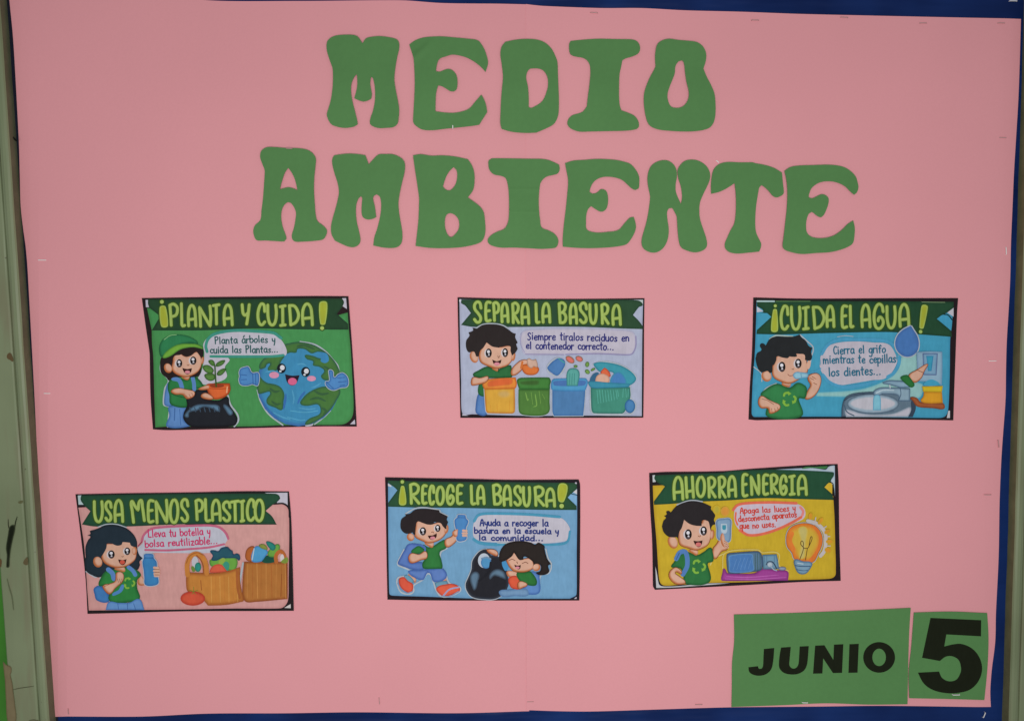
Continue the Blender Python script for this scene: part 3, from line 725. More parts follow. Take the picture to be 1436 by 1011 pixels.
    for t in ("620,740 690,650 780,600 900,595 1050,610 1060,690 970,655 860,635 780,680 690,700 670,765", "1110,600 1170,620 1235,700 1195,740 1140,680"):
        A.poly(c(t), (88, 122, 148), edge=(50, 60, 74), w=3.5)
    for x in range(690, 1060, 60): A.line(c("%d,640 %d,%d" % (x, x+14, 690+(x*7) % 30)), 1.4, (58, 76, 94))
    A.part('flowerpot_drawing')
    A.poly(c("905,345 1050,335 1192,335c 1200,420 1165,480 1080,528 980,532 930,470 905,400"), (206, 98, 52), edge=(150, 58, 28), w=4)
    A.ell(c, 1030, 365, 92, 26, (140, 60, 36)); A.line(c("920,395 1050,405 1190,395"), .9, (150, 60, 32))
    A.line(c("1160,380 1155,450"), 1.6, (228, 170, 130))
    A.line(c("1005,120 1012,250 1022,375"), 2.0, (48, 84, 36))
    for t in ("925,52 980,45 1008,108 975,118 942,92", "1015,118 1045,68 1130,45 1112,92 1060,122", "855,122 930,110 990,168 965,212 885,190", "1030,225 1060,172 1142,152 1122,200 1072,238", "872,238 920,208 995,222 1000,285 930,302"):
        A.poly(c(t), (86, 128, 62), edge=(42, 76, 32), w=2.6)
        A.line(c(t)[:1]+c(t)[2:3], .5, (50, 84, 38))
    A.part('drawn_hand')
    skin(A, c("455,430 540,395 640,410 735,430 755,465 725,510 650,528 600,480 500,472"))
    skin(A, c("800,412 850,378 925,362 925,408"), line=False)
    skin(A, c("830,498 880,455 960,490 985,530 900,535"))
    for t in ("640,490 665,515", "680,470 700,510", "715,455 730,490"): A.line(c(t), .6, (130, 74, 48))
    A.part('glove_drawing')
    for t in ("960,320 1010,300 1000,180 1025,165 1055,190 1070,260 1120,220 1180,205 1240,270 1235,370 1150,390 1060,420 990,390", ):
        A.line(d(t), 1.8, HALO, closed=True); A.poly(d(t), (78, 130, 184), edge=(52, 96, 156), w=3)
    for t in ("1110,270 1200,260", "1120,320 1220,310", "1140,365 1200,355", "975,320 1060,400"): A.line(d(t), .8, (44, 80, 140))
    A.part('glove_drawing')
    e = frame(330, 500, 8.975)
    t = "129,130 75,150 55,195 60,250 52,290 75,350 160,362 220,345 290,358 300,208 230,205 205,190 185,145 165,125"
    A.line(e(t), 1.8, HALO, closed=True); A.poly(e(t), (78, 130, 184), edge=(52, 96, 156), w=3)
    for t in ("75,225 150,235", "80,290 150,285", "225,210 230,345", "262,215 265,350"): A.line(e(t), .8, (44, 80, 140))
    A.flush()

# ================================================================= poster: sort the rubbish
def bin_body(A, F, txt, col, edge, lines, lcol):
    A.line(F(txt), 2.0, HALO, closed=True)
    A.poly(F(txt), col, edge=edge, w=3.5)
    for t in lines: A.line(F(t), 1.6, lcol, taper=True)
def poster_sort():
    a, b, c, d = frame(630, 405, 8.975), frame(760, 405, 8.975), frame(630, 490, 8.975), frame(760, 490, 8.975)
    root, A = poster('lilac poster of a child sorting rubbish into coloured bins, titled SEPARA LA BASURA',
        a("105,108c 700,124")+b("500,128 1290,120c 1285,500")+d("1282,300 1276,858c 700,860")+c("900,862 140,860c 130,400")+a("112,500"), (772, 501), (.001, .004), (36, 26, 30))
    A.part('background')
    A.poly(a("128,132c 700,145")+b("500,145 1272,138c 1262,600")+d("1258,400 1256,838c 600,832")+c("1000,835 300,815 165,800 150,400")+a("135,600"), (166, 172, 194), edge=(158, 162, 184), w=5)
    A.poly(c("165,812c 165,832c 240,832c"), WHITE, sharp=True)
    A.part('banner')
    A.poly(a("155,135c 700,140")+b("400,140 1150,140c 1230,155 1268,205 1220,232 1145,330c 1215,400 1265,470 1268,508c 1000,500 500,480")+a("1200,478 700,482 300,480 148,455c 272,305c 200,212 150,180"), (46, 74, 52), edge=(40, 66, 48), w=4)
    A.poly(b("1160,142c 1270,140c 1270,190c 1230,152"), (178, 188, 186)); A.ell(a, 136, 150, 10, 20, (200, 200, 205))
    bn = A.flush()
    A.part('title', bn)
    title(A, a, "S 292,418,148,440|E 438,535,150,425|P 535,642,155,418|A 642,760,165,435|R 775,892,162,445|A 895,1020,168,455|L 1072,1150,170,445|A 1158,1285,168,440")
    title(A, b, "B 192,318,158,450|A 335,455,170,452|S 455,578,162,445|U 583,702,180,455|R 728,852,175,455|A 872,1005,188,468")
    A.part('speech_bubble')
    A.poly(a("900,700 890,590 960,520 1200,505")+b("0,500 500,498 900,510 1140,540 1185,640 1172,760 1110,830 700,828 0,832")+a("1200,832 950,825"), (182, 176, 190), edge=(166, 164, 188), w=3)
    A.line(b("1180,600 1175,740 1110,828 700,815 300,825"), 1.8, (138, 132, 168)); A.line(a("960,822 1436,828"), 1.6, (146, 140, 172)); A.line(a("905,560 900,700 950,800"), 1.2, (150, 146, 176))
    bub = A.flush()
    A.part('handwriting', bub)
    hand(A, "Siempre tiralos reciduos en", a("985,640")[0], b("1095,662")[0], 6.0, 1.35, (44, 46, 112))
    hand(A, "el contenedor correcto...", a("968,755")[0], b("905,768")[0], 6.0, 1.35, (44, 46, 112))
    A.part('drawn_child')
    A.line(a("330,500 420,450 540,438 660,455 750,500"), 1.6, HALO)
    A.poly(c("365,560 440,575 462,700 470,820 350,810 330,740"), (86, 124, 178), edge=(54, 90, 146), w=4)
    A.poly(c("380,430 445,430 445,580 368,560"), (44, 104, 60), edge=(30, 78, 44), w=3)
    A.poly(c("298,322 370,262 480,215 600,255 660,230 770,198 785,260 782,350 440,362 395,358"), (48, 106, 62), edge=(30, 76, 42), w=4)
    A.line(c("620,240 625,290"), .8, (26, 60, 34))
    skin(A, c("530,210 600,275 612,232"), line=False)
    skin(A, c("785,250 880,150 950,128 990,145 985,185 935,215 900,270 795,328"))
    A.ell(c, 670, -45, 150, 50, (44, 38, 38))
    skin(A, c("380,40 400,-10 470,-90 630,-30 770,-40 800,60 790,130 740,195 650,232 590,240 500,215 400,165 375,100"))
    A.ell(c, 312, 95, 52, 75, SKIN, -18, edge=RIM, w=2.8, off=(-1, 1)); A.ell(c, 808, 88, 24, 58, SKIN, 8, edge=RIM, w=2.5, off=(1, 1))
    A.poly(a("210,720 215,650 255,590 242,550c 300,525 292,490c 350,500c 420,455 540,445 650,460 740,510 800,555 838,565c 830,610 860,680 842,695 862,755c 835,800 790,840c 770,780 765,722 650,712 630,742c 540,725 470,675c 430,740 385,785 370,850c 340,850 310,790 250,800 222,770"), (44, 38, 38))
    eye(A, c, 497, 45, 37, 55); eye(A, c, 704, 40, 35, 54)
    A.line(c("608,85 628,95 632,82"), .8, (100, 56, 40)); A.line(c("615,105 628,106"), .6, (120, 70, 50))
    mouth(A, c, "540,127c 600,148 657,127c 645,172 600,206 560,180", (600, 182, 36, 22))
    A.part('drawn_fruit_peel')
    A.poly(c("910,230 930,190 990,190 1110,215 1130,260 1090,312 1000,322 940,295"), (206, 112, 56), edge=(160, 74, 30), w=3)
    A.poly(c("975,125c 1010,110 1030,125 1065,130 1090,118c 1112,180 1105,225 1060,215 1040,238 990,210"), (198, 164, 146), edge=(150, 120, 104), w=2)
    A.line(c("920,160 905,230"), 3, (196, 110, 56))
    A.part('orange_bin_drawing')
    bin_body(A, c, "440,490c 825,480c 828,640 825,780 790,805 490,800 462,770 450,640", (206, 156, 62), (176, 108, 40), ("520,700 525,780", "600,690 610,790", "760,640 755,780"), (200, 138, 52))
    A.ell(c, 690, 560, 90, 60, (196, 160, 96), edge=(206, 158, 66), w=5)
    A.poly(c("420,430 500,372 835,350c 850,440 822,492 440,502c"), (216, 132, 58), edge=(178, 90, 36), w=3)
    A.poly(c("500,400 640,365 790,372 785,430 700,450 500,470 480,440"), (206, 98, 54), edge=(200, 110, 56), w=2)
    skin(A, c("300,350 385,358 480,335 492,372 445,420 290,452 275,405"))
    A.part('green_bin_drawing')
    bin_body(A, c, "870,500c 1265,500c 1262,650 1258,780 1180,828 1000,830 890,800 870,700", (78, 120, 58), (54, 92, 42), ("960,540 985,640 1000,620", "1030,540 1050,690", "1080,560 1100,700 1060,720", "1130,520 1150,680", "1170,560 1200,620"), (118, 160, 78))
    A.poly(c("852,390 900,356 1250,352 1278,400 1268,440 1265,505c 880,505c"), (66, 122, 58), edge=(44, 90, 42), w=4)
    A.poly(c("880,400 1000,380 1130,385 1120,450 960,455 890,440"), (60, 94, 46), edge=(66, 120, 58), w=3)
    A.part('blue_bin_drawing')
    bin_body(A, d, "128,500c 545,500c 535,650 518,832c 150,834c 130,780", (76, 120, 166), (62, 104, 156), (), 0)
    A.poly(d("120,400 160,366 540,360 575,400 562,470 530,520 135,512"), (78, 146, 188), edge=(58, 118, 168), w=3)
    A.poly(d("150,400 350,385 545,395 530,450 350,460 155,452"), (72, 110, 166))
    A.poly(d("330,258 460,265 450,458c 308,458c"), (88, 158, 150), edge=(46, 112, 112), w=2.4)
    for x in (350, 380, 410): A.line(d("%d,300 %d,440" % (x, x-6)), .8, (60, 126, 122))
    A.part('teal_bin_drawing')
    A.line(d("640,190 760,150 1010,205 1185,350 1110,440 1110,600 1180,700 1110,810 650,805 600,640"), 2.0, HALO)
    bin_body(A, d, "610,480c 1105,470c 1110,600 1040,780 1000,805 650,800 620,740", (66, 134, 116), (46, 104, 96), ["%d,510 %d,%d" % (x, x+16, 620+(x*13) % 90) for x in range(690, 930, 34)]+["950,510 960,590", "1020,490 1015,600", "1050,490 1060,600", "1085,500 1080,590"], (96, 176, 162))
    A.poly(d("650,175 750,155 1010,210 1180,355 1100,450 860,450 900,300 730,282 650,200"), (62, 144, 160), edge=(44, 118, 136), w=3)
    A.poly(d("860,420 890,320 960,280 1030,330 1055,430 950,450"), (72, 122, 178), edge=(58, 132, 160), w=3)
    A.poly(d("600,400 640,310 690,288 715,300 670,400 660,420"), (54, 96, 128))
    A.poly(d("735,290 770,240 790,228 845,280 855,342 775,335"), (208, 100, 66), edge=(150, 50, 40), w=2)
    A.poly(d("668,395 690,330 760,302 840,345 832,415 670,412"), (206, 162, 142), edge=(176, 128, 106), w=2)
    A.poly(d("590,400 850,415 1100,430 1085,472 850,482 620,480"), (60, 136, 160), edge=(44, 112, 138), w=2)
    A.ell(d, 1105, 712, 66, 86, (72, 124, 172), edge=(44, 92, 138), w=3)
    A.part('litter_drawing')
    A.line(d("195,108 290,185 190,328 65,240"), 2, HALO, closed=True)
    A.poly(d("195,110 275,130 292,185 260,250 195,328 125,295 65,238 85,200"), (76, 120, 172), edge=(56, 100, 156), w=3)
    A.line(d("210,115 280,165"), 1.8, (70, 148, 150))
    A.ell(d, 352, 128, 62, 38, (206, 108, 100), 35, edge=(110, 90, 60), w=2); A.ell(d, 468, 118, 48, 34, (206, 112, 104), 25, edge=(120, 90, 70), w=2)
    for x, y, rx, ry, r in ((422, 212, 25, 18, 0), (568, 188, 26, 34, 10), (570, 280, 34, 26, 40), (640, 252, 32, 16, -30)):
        A.ell(d, x, y, rx, ry, (112, 150, 74), r, edge=(66, 100, 52), w=1.6)
    A.flush()

# ================================================================= poster: look after water
def poster_water():
    a, b, c, d = frame(1040, 405, 8.975), frame(1190, 405, 8.975), frame(1040, 490, 8.975), frame(1190, 490, 8.975)
    root, A = poster('blue poster of a child brushing teeth beside a basin, titled CUIDA EL AGUA',
        a("145,110c 800,125")+b("600,120 1378,118c 1365,300")+d("1345,100 1330,500 1318,892c 900,885")+c("1000,875 200,890 85,880c 100,500")+a("130,760"), (1195, 503), (-.003, .002), (38, 28, 32))
    A.part('background')
    A.poly(a("188,160c 900,165")+b("600,165 1320,165c 1300,450 1278,640")+d("1272,300 1258,700 1225,830 1120,862")+c("1100,845 160,848 125,800 138,400")+a("165,800"), (68, 150, 180), edge=(60, 138, 170), w=5)
    A.poly(d("1255,770c 1275,770c 1275,862c 1235,862c"), (190, 186, 190))
    A.part('wall_tile_drawing')
    A.poly(d("660,40 870,60 865,400 935,450 900,600 780,610 -400,590 -380,540 150,500 480,380 590,250"), (142, 186, 184), edge=(112, 172, 182), w=3)
    A.part('banner')
    A.poly(a("190,150c 1000,155")+b("900,158 1322,165c 1320,240c 1240,302c 1200,320 1110,380c 1200,450 1290,530c 1300,605c 900,575 500,545")+a("1000,560 500,575 185,570c 190,520c 372,353c 320,308c 192,300c 270,283 192,222c"), (38, 72, 50), edge=(32, 62, 44), w=4)
    A.poly(a("190,222c 272,285c 190,296c"), (186, 184, 196), sharp=True)
    A.poly(b("1240,300c 1320,240c 1320,352c"), (188, 186, 196), sharp=True)
    A.poly(b("1110,378c 1180,330 1240,330 1296,390 1290,528c"), (66, 150, 184)); A.line(b("1200,322 1250,330 1300,390"), 1.6, (26, 44, 42))
    A.line(a("195,157 408,158"), 2.2, (166, 192, 192)); A.line(a("430,158 860,158"), .9, (96, 136, 86)); A.line(b("920,168 1210,172"), .8, (126, 150, 110))
    bn = A.flush()
    A.part('title', bn)
    title(A, a, "C 475,598,200,528|U 605,752,212,528|I 752,855,212,525|D 880,1050,205,520|A 1052,1178,200,495|E 1240,1340,198,508|L 1345,1418,200,500")
    title(A, b, "A 145,285,185,498|G 298,450,178,520|U 460,602,205,512|A 622,775,178,492")
    bang(A, a, "393,265 440,265 452,525 368,525", 420, 215, 19)
    bang(A, b, "915,215 992,225 940,492 888,490", 902, 540, 22)
    A.part('speech_bubble')
    A.poly(a("985,960 990,850 1060,740 1200,680 1436,662")+b("300,675 500,700 590,830 610,900")+d("620,70 600,180 530,300 440,370 300,385 0,435")+c("1250,445 1110,400 1030,320 985,240 975,120"), (182, 176, 188))
    B_ = (74, 150, 186)
    A.line(a("1005,820 1080,710 1220,640 1436,640")+b("300,640 480,660 560,710"), 4.2, B_)
    A.line(d("640,90 622,200 560,300 490,345"), 4.8, B_); A.line(d("345,400 200,440 0,468"), 4.4, B_); A.line(c("1400,470 1250,468 1100,410 1020,320"), 4.4, B_)
    A.line(a("1200,605 1300,590 1400,600"), .9, HALO)
    A.line(c("860,290 930,275 990,240"), 2, B_)
    bub = A.flush()
    A.part('handwriting', bub)
    T = (36, 102, 128)
    hand(A, "Cierra el grifo", a("1155,822")[0], b("462,800")[0], 6.6, 1.35, T)
    hand(A, "mientras te cepillas", a("1025,938")[0], b("590,928")[0], 6.6, 1.35, T)
    hand(A, "los dientes...", c("1095,338")[0], d("405,315")[0], 7.0, 1.4, T)
    A.part('water_drop_drawing')
    dr = b("778,465c 812,520 860,600 878,690 860,780 800,838 730,855 655,830 598,765 580,680 608,590 680,515")
    A.line(dr, 3, HALO, closed=True); A.poly(dr, (72, 116, 176), edge=(66, 104, 162), w=5)
    A.part('drawn_child')
    A.line(a("350,630 420,590 500,590 640,600"), 1.8, (166, 184, 178)); A.line(a("730,580 820,660 895,740 870,860 860,930"), 1.8, HALO); A.line(c("150,220 240,300 250,400"), 1.4, HALO)
    A.line(c("240,580 300,490 430,425"), 1.6, HALO)
    skin(A, c("835,330 930,298 985,335 992,420 945,540 870,612 795,618 825,520 860,450 830,385"))
    A.poly(c("235,578 300,495 430,430 520,450 600,480 700,418 790,450 818,500 792,615 715,620 748,840 318,842 330,640"), (52, 122, 72), edge=(34, 88, 50), w=5)
    skin(A, c("500,425 590,475 615,440 610,410"), line=False)
    skin(A, c("380,230 410,150 440,80 560,85 690,50 790,50 812,150 822,280 720,372 600,428 500,408 395,345"))
    A.ell(c, 308, 335, 62, 70, SKIN, -25, edge=RIM, w=3, off=(-1, 1)); A.ell(c, 838, 190, 24, 58, SKIN, 8)
    A.poly(a("175,860 190,810 245,770 225,720 240,688 275,690 298,715c 350,630 420,600 500,600 640,600 700,585 725,575c 750,612 800,650 840,720 885,742c 868,800 882,850 860,900 792,895c 785,830 720,818 680,815c 690,850 620,855c 600,850 575,872 510,865 440,850 430,900 400,960")+c("385,190 382,280 350,298c 320,270 240,285 190,210 170,110"), (38, 40, 42))
    eye(A, c, 503, 218, 42, 62); eye(A, c, 708, 176, 40, 58)
    A.line(c("628,245 645,250 650,240"), .8, (110, 66, 50)); A.line(c("575,312 600,330 640,325"), .9, (140, 80, 66))
    skin(A, c("240,585 330,628 400,660 472,695 478,740 430,782 350,802 325,742 235,732 203,660"))
    for t in ("372,740 378,790", "410,740 420,775", "445,725 455,755", "250,620 320,640 400,690"): A.line(c(t), .7, (130, 78, 54))
    for t in ("860,360 900,380", "880,340 930,370", "900,420 940,440"): A.line(c(t), .8, (140, 84, 60))
    recycle(A, c, 588, 622, 78)
    A.part('toothbrush_drawing')
    A.poly(c("650,300 690,280 740,285 800,292 830,300 825,350 760,360 680,372 642,335"), (140, 186, 204), edge=(86, 138, 172), w=2.4); A.line(c("740,300 745,350"), .8, (80, 130, 160))
    A.part('basin_drawing')
    x = -1346   # frame c runs 1346 units left of frame d
    A.poly(d("-96,845c -92,740 -70,640 -20,580 90,545 320,530 600,550 790,630 838,730 800,848c"), (96, 116, 132), edge=(58, 74, 92), w=4)
    A.poly(d("-40,848c -50,760 20,760 150,800 330,815 560,800 760,720 780,780 740,848c"), (182, 180, 192), edge=(130, 146, 160), w=3)
    A.ell(d, 300, 682, 330, 128, (146, 166, 182), edge=(72, 92, 110), w=3.5)
    A.ell(d, 298, 678, 290, 88, (184, 182, 192), edge=(150, 168, 180), w=2)
    A.line(d("-60,640 20,590 200,556 420,560"), 1.2, (50, 64, 80)); A.line(d("10,740 150,790 350,800 560,770"), 1.0, (78, 98, 118)); A.line(d("-60,700 -30,780 60,830"), 1.6, (70, 92, 112))
    A.poly(d("740,848c 780,760 790,640 838,720 800,848c"), (54, 68, 84))
    A.part('tap_drawing')
    A.poly(d("305,578c 312,520 400,478 560,480 640,482 768,490c 765,650c 620,650c 612,580 500,562 420,560 385,578c"), (136, 162, 178), edge=(70, 92, 116), w=3)
    A.poly(d("418,415 500,388 640,392c 765,405c 762,480c 640,482c 500,442 430,432"), (132, 162, 182), edge=(66, 92, 118), w=3)
    A.line(d("640,480 650,560 620,640"), 1.0, (62, 84, 108)); A.line(d("510,450 515,480"), 1.6, (190, 196, 204)); A.line(d("340,545 430,510 560,512"), 1.6, (176, 194, 204))
    A.poly(d("312,585 388,585 398,762c 298,762c"), (124, 184, 202), edge=(86, 150, 180), w=2)
    A.part('light_switch_drawing')
    A.poly(d("845,30c 1000,22 1170,28c 1172,250 1165,450c 1050,410 860,400c"), (138, 168, 188), edge=(108, 142, 170), w=3)
    A.poly(d("925,50c 1110,50c 1095,320c 935,318c"), (120, 158, 184), edge=(84, 110, 150), w=2.5)
    A.line(d("925,50c 1110,50c 1095,320c 935,318c"), .8, (86, 96, 136), closed=True)
    A.poly(d("968,80c 1060,80c 1035,270c 990,270c"), (60, 148, 176), edge=(48, 118, 160), w=2)
    A.poly(d("940,450 980,390 1060,380 1130,440"), (66, 152, 184))
    A.part('pointing_hand_drawing')
    skin(A, d("745,335 850,255 960,185 992,190 940,282 905,360 815,415"))
    A.line(d("860,260 930,290"), .8, (110, 56, 40))
    A.poly(d("645,350 700,322 740,325 800,400 822,450 782,478 730,450 660,385"), (46, 112, 56), edge=(34, 86, 46), w=3)
    A.part('jar_drawing')
    A.poly(d("770,602 850,608 900,660 1180,675 1192,745 1060,738 860,718 800,650"), (156, 88, 52), edge=(116, 58, 34), w=3)
    A.poly(d("940,530c 1165,530c 1178,672c 1000,678 900,648 930,590"), (210, 150, 42), edge=(176, 116, 34), w=3)
    A.poly(d("915,462c 1178,458c 1165,535c 930,532c"), (204, 178, 44), edge=(176, 146, 36), w=2.5)
    A.flush()
# ================================================================= poster: use less plastic
def poster_plastic():
    a, b, c, d = frame(100, 680, 8.975), frame(260, 680, 8.975), frame(100, 755, 8.975), frame(260, 755, 8.975)
    root, A = poster('pink poster of a long-haired child with bottle and shopping totes, titled USA MENOS PLASTICO',
        a("52,115c 700,102")+b("0,92 800,76 1305,80c 1332,400")+d("1350,250 1366,905c 900,908")+c("1436,912 600,935 205,945c 180,500")+a("115,600"), (259, 774), (.003, -.002), (38, 30, 32))
    A.part('background')
    A.poly(a("90,283c 700,250")+b("800,240 1110,240 1200,236 1275,270 1302,340 1308,600")+d("1300,500 1290,780 1200,872 600,876")+c("1400,888 222,902c 200,600")+a("165,780 125,500"), (200, 148, 144), edge=(192, 136, 134), w=5)
    A.poly(b("1000,96c 1286,94c 1288,262c 1240,222 1150,222c 1190,150"), WHITE); A.poly(a("82,130c 130,128c 130,200 162,246c 92,246c"), (170, 188, 190))
    A.poly(d("1245,868c 1325,820c 1328,872c"), (196, 190, 188), sharp=True)
    A.line(b("1110,238 1250,236 1300,290 1308,400"), 1.8, (34, 28, 32)); A.line(a("92,264 160,262"), 1.8, (36, 26, 30))
    A.part('banner')
    A.poly(a("125,130c 700,118")+b("0,108 800,104 1130,106 1188,142 1165,200 1110,238c 1012,322c 1090,390 1148,490c 500,494")+a("1400,492 700,520 300,520 134,495c 240,328c 165,255 118,185"), (38, 74, 54), edge=(34, 64, 48), w=4)
    A.line(b("0,492 500,492 1148,492"), .8, (30, 40, 34))
    bn = A.flush()
    A.part('title', bn)
    title(A, a, "U 272,412,188,478|S 412,522,188,465|A 532,668,172,475|M 742,940,172,485|E 948,1052,175,482|N 1048,1228,170,490|O 1228,1362,165,490|S 1365,1488,160,470")
    title(A, b, "P 112,238,165,452|L 235,330,160,468|A 322,460,168,460|S 455,582,190,465|T 562,690,180,468|I 680,755,178,470|C 762,885,162,460|O 862,1000,165,468")
    A.part('speech_bubble')
    A.poly(a("905,720 930,610 1050,530 1250,505")+b("0,500 300,500 450,540 540,650 500,760 560,800 300,850")+a("1200,850 1000,860 930,960 830,880 840,790"), (180, 180, 192))
    K = (184, 96, 122)
    A.line(a("890,700 920,620 1010,550 1180,525")+b("0,512 300,505 430,530 510,600 542,670"), 3.2, K)
    A.line(a("935,812 1200,818")+b("0,805 300,780 490,740"), 3.0, K); A.line(a("845,765 890,712"), 1.6, (150, 56, 84))
    bub = A.flush()
    A.part('handwriting', bub)
    hand(A, "Lleva tu botella y", a("975,655")[0], b("315,620")[0], 6.0, 1.25, (190, 46, 96))
    hand(A, "bolsa reutilizable...", a("935,780")[0], b("412,732")[0], 5.8, 1.25, (190, 46, 96))
    A.part('drawn_child')
    A.line(a("340,525 450,490 580,492 700,530"), 1.4, HALO); A.line(c("190,410 300,480 365,480 350,590"), 1.6, HALO)
    A.poly(a("185,900 182,780 215,690 245,645 205,632c 245,610 235,575c 330,545 450,500 560,500 680,530 780,610 828,700")+c("835,120 860,200 902,242c 862,290 868,330 830,392 700,360 560,400 450,420 365,482 300,470 190,400 178,260"), (36, 48, 58), edge=(32, 38, 46), w=4)
    A.poly(c("290,620 370,590 470,690 475,790 330,775 295,690"), (66, 120, 178), edge=(50, 92, 150), w=4)
    skin(A, c("868,460 905,490 925,530 930,578 845,568"), line=False)
    A.poly(c("350,585 380,480 440,405 560,380 700,350 800,375 882,450 835,520 835,620 862,755 700,800 520,802 470,750 480,690 430,600"), (48, 124, 62), edge=(34, 90, 50), w=5)
    A.line(c("470,385 520,430 540,500"), 6.5, (88, 128, 184)); A.line(c("725,355 780,400 810,450"), 5.6, (88, 128, 184))
    A.poly(c("520,702 600,640 655,570 655,640 600,690"), (80, 130, 186))
    skin(A, c("550,370 660,350 680,410 620,405"), line=False)
    skin(A, c("385,200 440,70 520,60 660,20 780,50 822,140 812,250 740,320 660,355 560,362 450,322 398,270"))
    A.ell(c, 338, 290, 56, 68, SKIN, -20, edge=RIM, w=3, off=(-1, 1)); A.ell(c, 800, 150, 32, 52, SKIN, 0, edge=RIM, w=2.5, off=(1, 0))
    A.poly(a("390,840 400,700 500,600 700,600 800,660 820,765 760,760 740,720c 650,715 640,745 580,758 500,725 452,715c 445,790 395,880 375,900"), (36, 48, 58))
    eye(A, c, 510, 195, 40, 50); eye(A, c, 710, 155, 36, 46)
    A.line(c("640,220 655,228 660,215"), .8, (110, 66, 50))
    mouth(A, c, "595,256c 650,265 702,253c 682,312 645,328 610,300", (648, 292, 32, 26), (200, 84, 68))
    skin(A, c("405,588 500,560 555,530 570,430 620,412 660,440 665,500 645,545 560,620 490,692 430,655"))
    for t in ("585,500 600,545", "610,500 625,550", "640,500 648,540", "420,600 500,560"): A.line(c(t), .6, (128, 76, 52))
    A.poly(c("478,792 600,802 740,798 862,755 925,892c 438,892c"), (98, 140, 192), edge=(72, 112, 168), w=3)
    for t in ("590,810 600,885", "710,810 715,885", "790,810 815,885"): A.line(c(t), .8, (58, 94, 152))
    recycle(A, c, 733, 555, 62)
    A.part('bottle_drawing')
    bt = c("922,195 980,185 1035,195 1045,240 1080,290 1085,420 1105,545 1060,582 940,576 925,480 918,400 902,290 918,240")
    A.line(bt, 2.2, HALO, closed=True)
    A.poly(bt, (60, 124, 176), edge=(50, 100, 158), w=3); A.line(c("925,238 1040,240"), .9, (44, 86, 140)); A.line(c("935,210 1030,212"), 1.6, (84, 124, 180))
    for t in ("1050,360 1100,365", "1050,400 1110,400", "1055,435 1110,435", "1060,462 1100,462"): A.line(c(t), 3.4, SKIN); 
    for t in ("1050,380 1105,382", "1055,418 1110,418", "1060,450 1105,450"): A.line(c(t), .8, (130, 74, 50))
    A.part('striped_tote_drawing')
    A.line(d("730,300 690,580 720,700"), 2.5, HALO)
    W1, W2, W3 = (170, 112, 54), (134, 72, 38), (190, 132, 72)
    A.poly(d("770,260 765,160 810,100 870,100 850,270"), (170, 94, 48), edge=(130, 66, 36), w=2.4)
    A.poly(d("745,285c 1290,290c 1292,500 1290,752c 900,788 750,776 722,600"), (168, 108, 54), edge=W2, w=5)
    for i, x in enumerate((790, 850, 905, 960, 1020, 1085, 1150, 1215, 1260)): A.line(d("%d,310 %d,740" % (x, x+(i % 3)*8-6)), 1.4+(i % 3)*.8, (162, 96, 48) if i % 2 else W3, taper=True)
    A.line(d("1215,440 1205,720"), 2.2, (136, 74, 38), taper=True)
    A.poly(d("960,275 1050,200 1130,215 1120,290"), (30, 76, 62)); 
    A.poly(d("880,100 960,100 1042,160 1010,220 950,285 838,268"), (78, 148, 192), edge=(60, 120, 176), w=2.4); A.line(d("870,120 845,260"), 1.6, (176, 190, 200))
    A.poly(d("930,75 1000,68 1040,130 1000,130 950,110"), (128, 136, 62), edge=(96, 112, 52), w=2)
    A.poly(d("1120,80 1185,70 1185,150 1130,220 1060,220 1040,170"), (104, 154, 66), edge=(68, 118, 52), w=2.4)
    A.poly(d("1020,38 1080,38 1140,90 1120,140 1075,130"), (44, 126, 112), edge=(34, 92, 96), w=2.4)
    A.line(d("1150,290 1145,210 1195,155 1240,190 1262,260"), 5.2, (172, 98, 50)); A.ell(d, 1222, 240, 26, 52, (196, 186, 186)); A.poly(d("1210,290 1240,250 1285,230 1288,295"), (118, 138, 60))
    A.part('round_tote_drawing')
    A.poly(d("310,270 340,255 480,240 570,225 650,250 655,340 600,400 330,340"), (104, 158, 68), edge=(72, 120, 52), w=3)
    A.poly(d("318,150 370,140 420,150 455,112 535,98 570,130 600,150 612,190 650,180 688,200 685,270 640,240 560,240 500,240 440,250 400,270 335,262 350,210"), (42, 84, 98), edge=(34, 62, 88), w=3)
    A.poly(d("430,270 480,235 510,260 470,310 430,320"), (138, 164, 72)); A.poly(d("520,280 560,330 520,400 480,330"), (60, 138, 118))
    A.poly(d("318,420 330,365 380,322 455,318 505,370 525,410"), (206, 92, 68), edge=(176, 66, 50), w=2.4)
    body = d("20,450 40,420 180,425 320,428 440,420 560,395 693,352c 695,480 705,600 740,770 690,792 560,820 440,832 290,835c 230,760 180,700 40,660 15,560")
    A.poly(body, (188, 124, 58), edge=(150, 84, 42), w=6)
    for i, x in enumerate(range(330, 680, 55)): A.line(d("%d,470 %d,790" % (x, x+6)), 2.4, (186, 118, 56) if i % 2 else (204, 148, 78), taper=True)
    A.line(d("655,400 662,600 690,740"), 3.2, (160, 92, 48)); A.line(d("200,520 210,640"), 3, (150, 84, 44), taper=True)
    A.line(d("35,450 30,320 75,215 150,185 225,230 265,320 275,430"), 6.6, (190, 122, 58)); A.line(d("150,205 200,260 228,340 235,420"), 1.8, (150, 84, 44)); A.line(d("20,300 60,215 150,170 230,200"), 1.2, (156, 88, 48))
    A.ell(d, 130, 290, 42, 74, (182, 180, 188)); A.ell(d, 165, 352, 40, 60, (46, 134, 122), edge=(40, 110, 90), w=2); A.poly(d("80,350 110,340 130,400 100,410"), (104, 128, 56))
    A.part('tomato_drawing')
    A.ell(d, 100, 745, 155, 90, (200, 84, 60), edge=(172, 58, 44), w=5)
